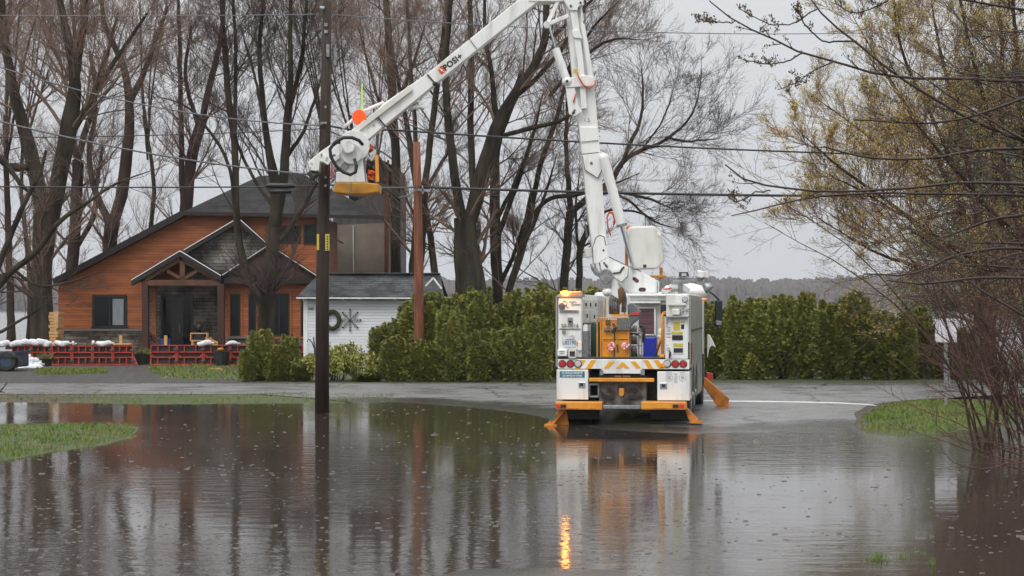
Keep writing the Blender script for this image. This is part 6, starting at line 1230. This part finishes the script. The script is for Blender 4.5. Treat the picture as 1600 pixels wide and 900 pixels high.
make_tree('budding_tree','budding yellow-green tree fanning up and left over the right end of the hedge',[[(1545,585,26),(1540,480,22),(1530,400,20)],[(1530,405,14),(1490,300,11),(1430,190,8),(1370,90,5),(1330,20,3)],[(1530,400,14),(1500,320,10),(1420,260,8),(1340,200,5),(1270,150,3)],[(1530,410,12),(1460,370,9),(1380,310,6),(1300,250,4),(1235,190,2)],[(1532,420,10),(1450,420,8),(1380,400,5),(1310,360,3),(1260,330,2)],[(1535,390,14),(1520,280,11),(1490,160,8),(1460,30,5),(1450,-60,3)],[(1540,380,14),(1560,260,11),(1565,120,8),(1560,-40,5)],[(1535,350,9),(1470,210,7),(1410,80,5),(1390,-40,3)],[(1500,330,6),(1430,340,5),(1350,300,4),(1270,260,2)]],52,31,34,9,7,2,bark=BARKR,twig=TWIGB,leaf=(BUDL,.046,2),depth=2.4,len0=3.4,rtw=.0032,t01=.2,up1=.2)
make_tree('budding_tree','dense red-brown budding tree at the right edge above the conifer',[[(1620,600,26),(1610,480,22),(1600,380,20)],[(1600,385,14),(1570,260,11),(1530,130,8),(1500,0,5)],[(1600,380,13),(1540,320,10),(1480,250,7),(1420,180,4)],[(1605,360,13),(1600,220,10),(1590,80,8),(1580,-60,5)],[(1605,420,10),(1540,420,8),(1470,390,5),(1410,350,3)],[(1600,330,9),(1640,200,8),(1650,50,6)]],44,32,36,9,8,2,bark=BARKR,twig=TWIGR,leaf=(BUDL,.04,1),depth=2.2,len0=3.2,rtw=.003,t01=.15)
# red-stemmed shrub in the water at the right
rs=np.random.RandomState(7); bd_=29.0; x0=P(1592,0,bd_).x; sh=empty('red_twig_shrub',(x0,bd_,-.1),'tall tangle of red-brown stems rising from the water at the right edge','shrub')
S=[];Rr=[]
for i in range(46):
    dx=rs.uniform(-.55,1.0); b=np.array([x0+dx,bd_+rs.uniform(-.9,.9),-.2]); lean=rs.normal(-.5,.65); hh=rs.uniform(1.6,5.0); dy=rs.normal(0,.5)
    S.append([b,b+[lean*.25*hh*.4,dy*.3,hh*.35],b+[lean*.6*hh*.5,dy*.6,hh*.7],b+[lean*hh*.62,dy,hh]]); r_=rs.uniform(.010,.028); Rr.append([r_,r_*.8,r_*.55,r_*.2])
S=np.array(S);Rr=np.array(Rr); Sf=np.stack([resample([(S[i,k],Rr[i,k]) for k in range(4)],10,rs,.02)[0] for i in range(len(S))]); Rf=np.stack([np.interp(np.linspace(0,3,10),range(4),Rr[i]) for i in range(len(S))])
npmesh('stems',*tubes(Sf,Rf,7),M('red_brown_shrub_bark',(.07,.03,.024),(.05,.03,.022),scale=5,rough=.7),sh,smooth=True)
C,R_,L_=spawn(Sf,Rf,np.full(len(Sf),2.4),9,7,rs,.12,1,(25,60),.6,.15,.5,.0035,.10); C2,R2,L2=spawn(C,R_,L_,7,5,rs,.2,1,(25,60),.5,.1,.6,.0022,.12); C3,R3,L3=spawn(C2,R2,L2,3,3,rs,.2,1,(25,60),.5,.1,.6,.0018,.12)
npmesh('crown',*merge([tubes(C,R_,5),tubes(C2,R2,4),tubes(C3,R3,3)]),TWIGR,sh)
# arching low canes over the water
cn_=empty('arching_shrub',(P(1600,0,24).x+.2,24,-.05),'low red canes arching left over the water at the lower right','shrub')
S=[]; 
for pts in [[(1640,720),(1560,700),(1500,662),(1440,640),(1370,604)],[(1640,730),(1570,720),(1500,690),(1462,665),(1465,630)],[(1650,700),(1600,680),(1540,650),(1470,615),(1400,560)],[(1640,700),(1580,725),(1530,732),(1490,720),(1471,690)],[(1650,680),(1600,650),(1560,600),(1500,560),(1450,530)],[(1640,740),(1590,690),(1560,640),(1530,560),(1515,490)],[(1650,745),(1600,735),(1540,715),(1480,690),(1400,665)],[(1655,740),(1610,690),(1585,600),(1570,520),(1560,430)],[(1640,720),(1590,700),(1545,690),(1500,690),(1465,672)]]:
    d=24+rs.uniform(-1,1); c,r=resample([(P(x,y,d+rs.uniform(-.2,.2)),.013-.0025*k) for k,(x,y) in enumerate(pts)],14,rs,.006); S.append((c,r))
Sc=np.stack([a for a,_ in S]); Rc=np.stack([b for _,b in S]); C,R_,L_=spawn(Sc,Rc,np.full(len(S),1.2),11,6,rs,.15,1,(25,55),.55,.12,.5,.0022,.08,.1); C2,R2,_=spawn(C,R_,L_,3,4,rs,.2,1,(25,55),.5,.1,.6,.0016,.1)
npmesh('stems',*merge([tubes(Sc,Rc,6),tubes(C,R_,4),tubes(C2,R2,3)]),TWIGR,cn_)
# near branches with buds reaching in from the right; their trunk stands outside the frame
nb=empty('near_budding_tree',(P(1900,0,15).x,15,-.1),'near dark budding branches reaching in from the right edge','tree')
tx_=P(1900,0,15).x; npmesh('trunk',*tubes(np.array([[[tx_,15,-.2],[tx_-.05,15,1.5],[tx_,15.1,3.5],[tx_+.1,15,6.5]]]),np.array([[.17,.13,.10,.03]]),12),BARK,nb,smooth=True)
BR=[[(1900,330,16),(1750,270,11),(1600,219,7),(1520,187,6),(1450,145,5),(1389,107,4.2),(1338,65,3.6),(1277,14,3),(1262,-8,2)],
[(1900,200,12),(1750,140,8),(1600,128,5.6),(1473,122,5),(1422,121,4.6),(1361,114,4.2),(1300,96,3.8),(1254,84,3.4),(1203,61,3),(1147,33,2.6),(1109,2,2)],
[(1900,290,10),(1750,250,7),(1600,233,5),(1520,236,4.4),(1455,247,4),(1399,247,3.6),(1333,240,3.2),(1287,229,2.4)],
[(1900,60,10),(1750,100,6),(1600,152,4.6),(1520,180,4),(1464,189,3.6),(1333,187,2.6)],
[(1900,330,10),(1750,300,7),(1600,285,5),(1497,284,4.2),(1399,294,3.8),(1301,297,3.4),(1217,292,3),(1156,275,2.6),(1133,257,2)],
[(1900,360,10),(1750,330,7),(1600,306,5),(1473,303,4.2),(1361,300,3.6),(1254,308,2.8),(1190,325,2.2),(1143,337,1.6)],
[(1900,-40,9),(1700,20,6),(1560,10,4),(1450,-10,3)],[(1900,460,9),(1750,420,6),(1600,390,4.6),(1500,400,4),(1420,430,3.2),(1350,428,2.4)],
[(1900,500,9),(1740,440,6),(1600,440,4.4),(1510,440,3.8),(1430,445,3),(1385,438,2)],[(1338,65,3),(1287,62,2.6),(1254,30,2.3),(1245,5,2)],[(1254,84,2.6),(1217,97,2.2),(1165,94,1.7)],[(1147,33,2.2),(1120,34,1.8),(1090,28,1.4)],[(1277,14,2.4),(1240,30,2),(1200,33,1.8),(1158,15,1.4)],[(1420,-20,2.6),(1370,8,2.2),(1330,18,1.8),(1305,5,1.4)],[(1300,96,2.4),(1270,110,2),(1240,130,1.6),(1215,140,1.4)],[(1203,297,2.2),(1180,300,2),(1150,312,1.5),(1145,300,1.2)]]
Cs=[];Rs_=[];dref={}
for k,b in enumerate(BR):
    d=15+rs.uniform(-1.2,1.2) if k<9 else 14.6
    if k in (9,10,11,12,14): d=15.0
    c,r=resample([(P(x,y,d if k<9 else d),w_*15/F/2) for x,y,w_ in b],22,rs,.004); Cs.append(c);Rs_.append(r)
NX=46
for k in range(NX):
    y0=rs.uniform(40,520); x0_=rs.uniform(1480,1700); ln_=rs.uniform(120,250); sl_=rs.normal(-.1,.3)-max(0,(y0-330)/600); cv=rs.normal(0,.15); d=rs.uniform(14,20); w0=rs.uniform(2.4,5.5)*rs.uniform(.6,1)
    c,r=resample([(P(1850,y0*.6+200,d+.5),w0*1.6*15/F/2)]+[(P(x0_-ln_*t+60,y0+ln_*(sl_*t+cv*t*t),d+.3*t),w0*(1-.75*t)*15/F/2) for t in (0,.33,.66,1)],22,rs,.006); Cs.append(c);Rs_.append(r)
Cs=np.stack(Cs);Rs_=np.stack(Rs_); Ln=np.array([1.0]*9+[.3]*(len(BR)-9)+[.85]*NX)
C,R_,L_=spawn(Cs,Rs_,Ln,9,6,rs,.35,1,(30,60),.42,.12,.5,.0016,.08,.1); C2,R2,_=spawn(C,R_,L_,2,4,rs,.2,1,(30,60),.5,.1,.6,.0013,.1)
npmesh('branches',*merge([tubes(Cs,Rs_,8),tubes(C,R_,5),tubes(C2,R2,3)]),CANE,nb,smooth=True)
ends=np.concatenate([C[:,2:].reshape(-1,3),C2[:,1:].reshape(-1,3),Cs[9:len(BR),::3].reshape(-1,3),Cs[:9,8::3].reshape(-1,3)]); V,q=leaves(ends,np.tile([0,0,1.],(len(ends),1)),.020,rs,2,.6); npmesh('buds',V,q,BUDO,nb)
# a twig floating at the left edge
m=MB(); a=P(-20,640,40); m.tube([P(-30,640,33),P(0,612,33),P(12,597,33)],[.025,.015,.006],6); m.tube([P(0,612,33),P(8,613,33)],[.012,.006],5); tag(m.build('broken_branch',CANE,loc=P(0,620,33)),'short dark broken branch poking in at the left edge below the trailer','branch')
# ---------------------------------------------------------------- far shore
rn=np.random.RandomState(3); n=15000; y=rn.uniform(1475,1700,n); x=rn.uniform(-820,900,n)
ridge=29+5*wob(x,x*0,.012,4)+2*wob(x,x*0,.05,5); h=ridge*(.75+.35*(y-1475)/225)*rn.uniform(.82,1.04,n); w_=rn.uniform(2,5,n); V=[];
K=9; t=np.linspace(0,1,K)[None,:]; pr=np.array([.5,.95,1.05,1,1,.95,.85,.7,.35])[None,:]; ns=6; an=np.arange(ns)*2*np.pi/ns
C=np.stack([x[:,None]+0*t,y[:,None]+0*t,-1+h[:,None]*t],-1); C[...,0]+=rn.normal(0,.6,C.shape[:2]); R_=w_[:,None]*pr*rn.uniform(.7,1.25,(n,K)); Vt,qt=tubes(C,R_,ns)
FAR=M('far_bare_wood',(.10,.08,.072),(.07,.06,.055),scale=.02,rough=.95)
tag(npmesh('far_woods',Vt,qt,FAR),'hazy grey-brown bare woods along the far shore','woods',kind='stuff')
fs=MB(); fs.add([(-3000,1458,-.6),(3000,1458,-.6),(3000,1480,.6),(-3000,1480,.6),(-3000,2600,1),(3000,2600,1)],[(0,1,2,3),(3,2,5,4)]); tag(fs.build('far_shore',FAR),kind='structure')
# ---------------------------------------------------------------- haze
hz=MB(); hz.box(-3300,3300,-700,2700,-5,70); hm=bpy.data.materials.new('damp_air'); hm.use_nodes=True; N,L=nodes(hm); N.remove(N['Principled BSDF']); vp=N.new('ShaderNodeVolumePrincipled'); vp.inputs['Color'].default_value=(.93,.95,1,1); vp.inputs['Density'].default_value=.00016; L(vp.outputs[0],N['Material Output'].inputs['Volume'])
if USE_HAZE: tag(hz.build('haze',hm),kind='stuff')
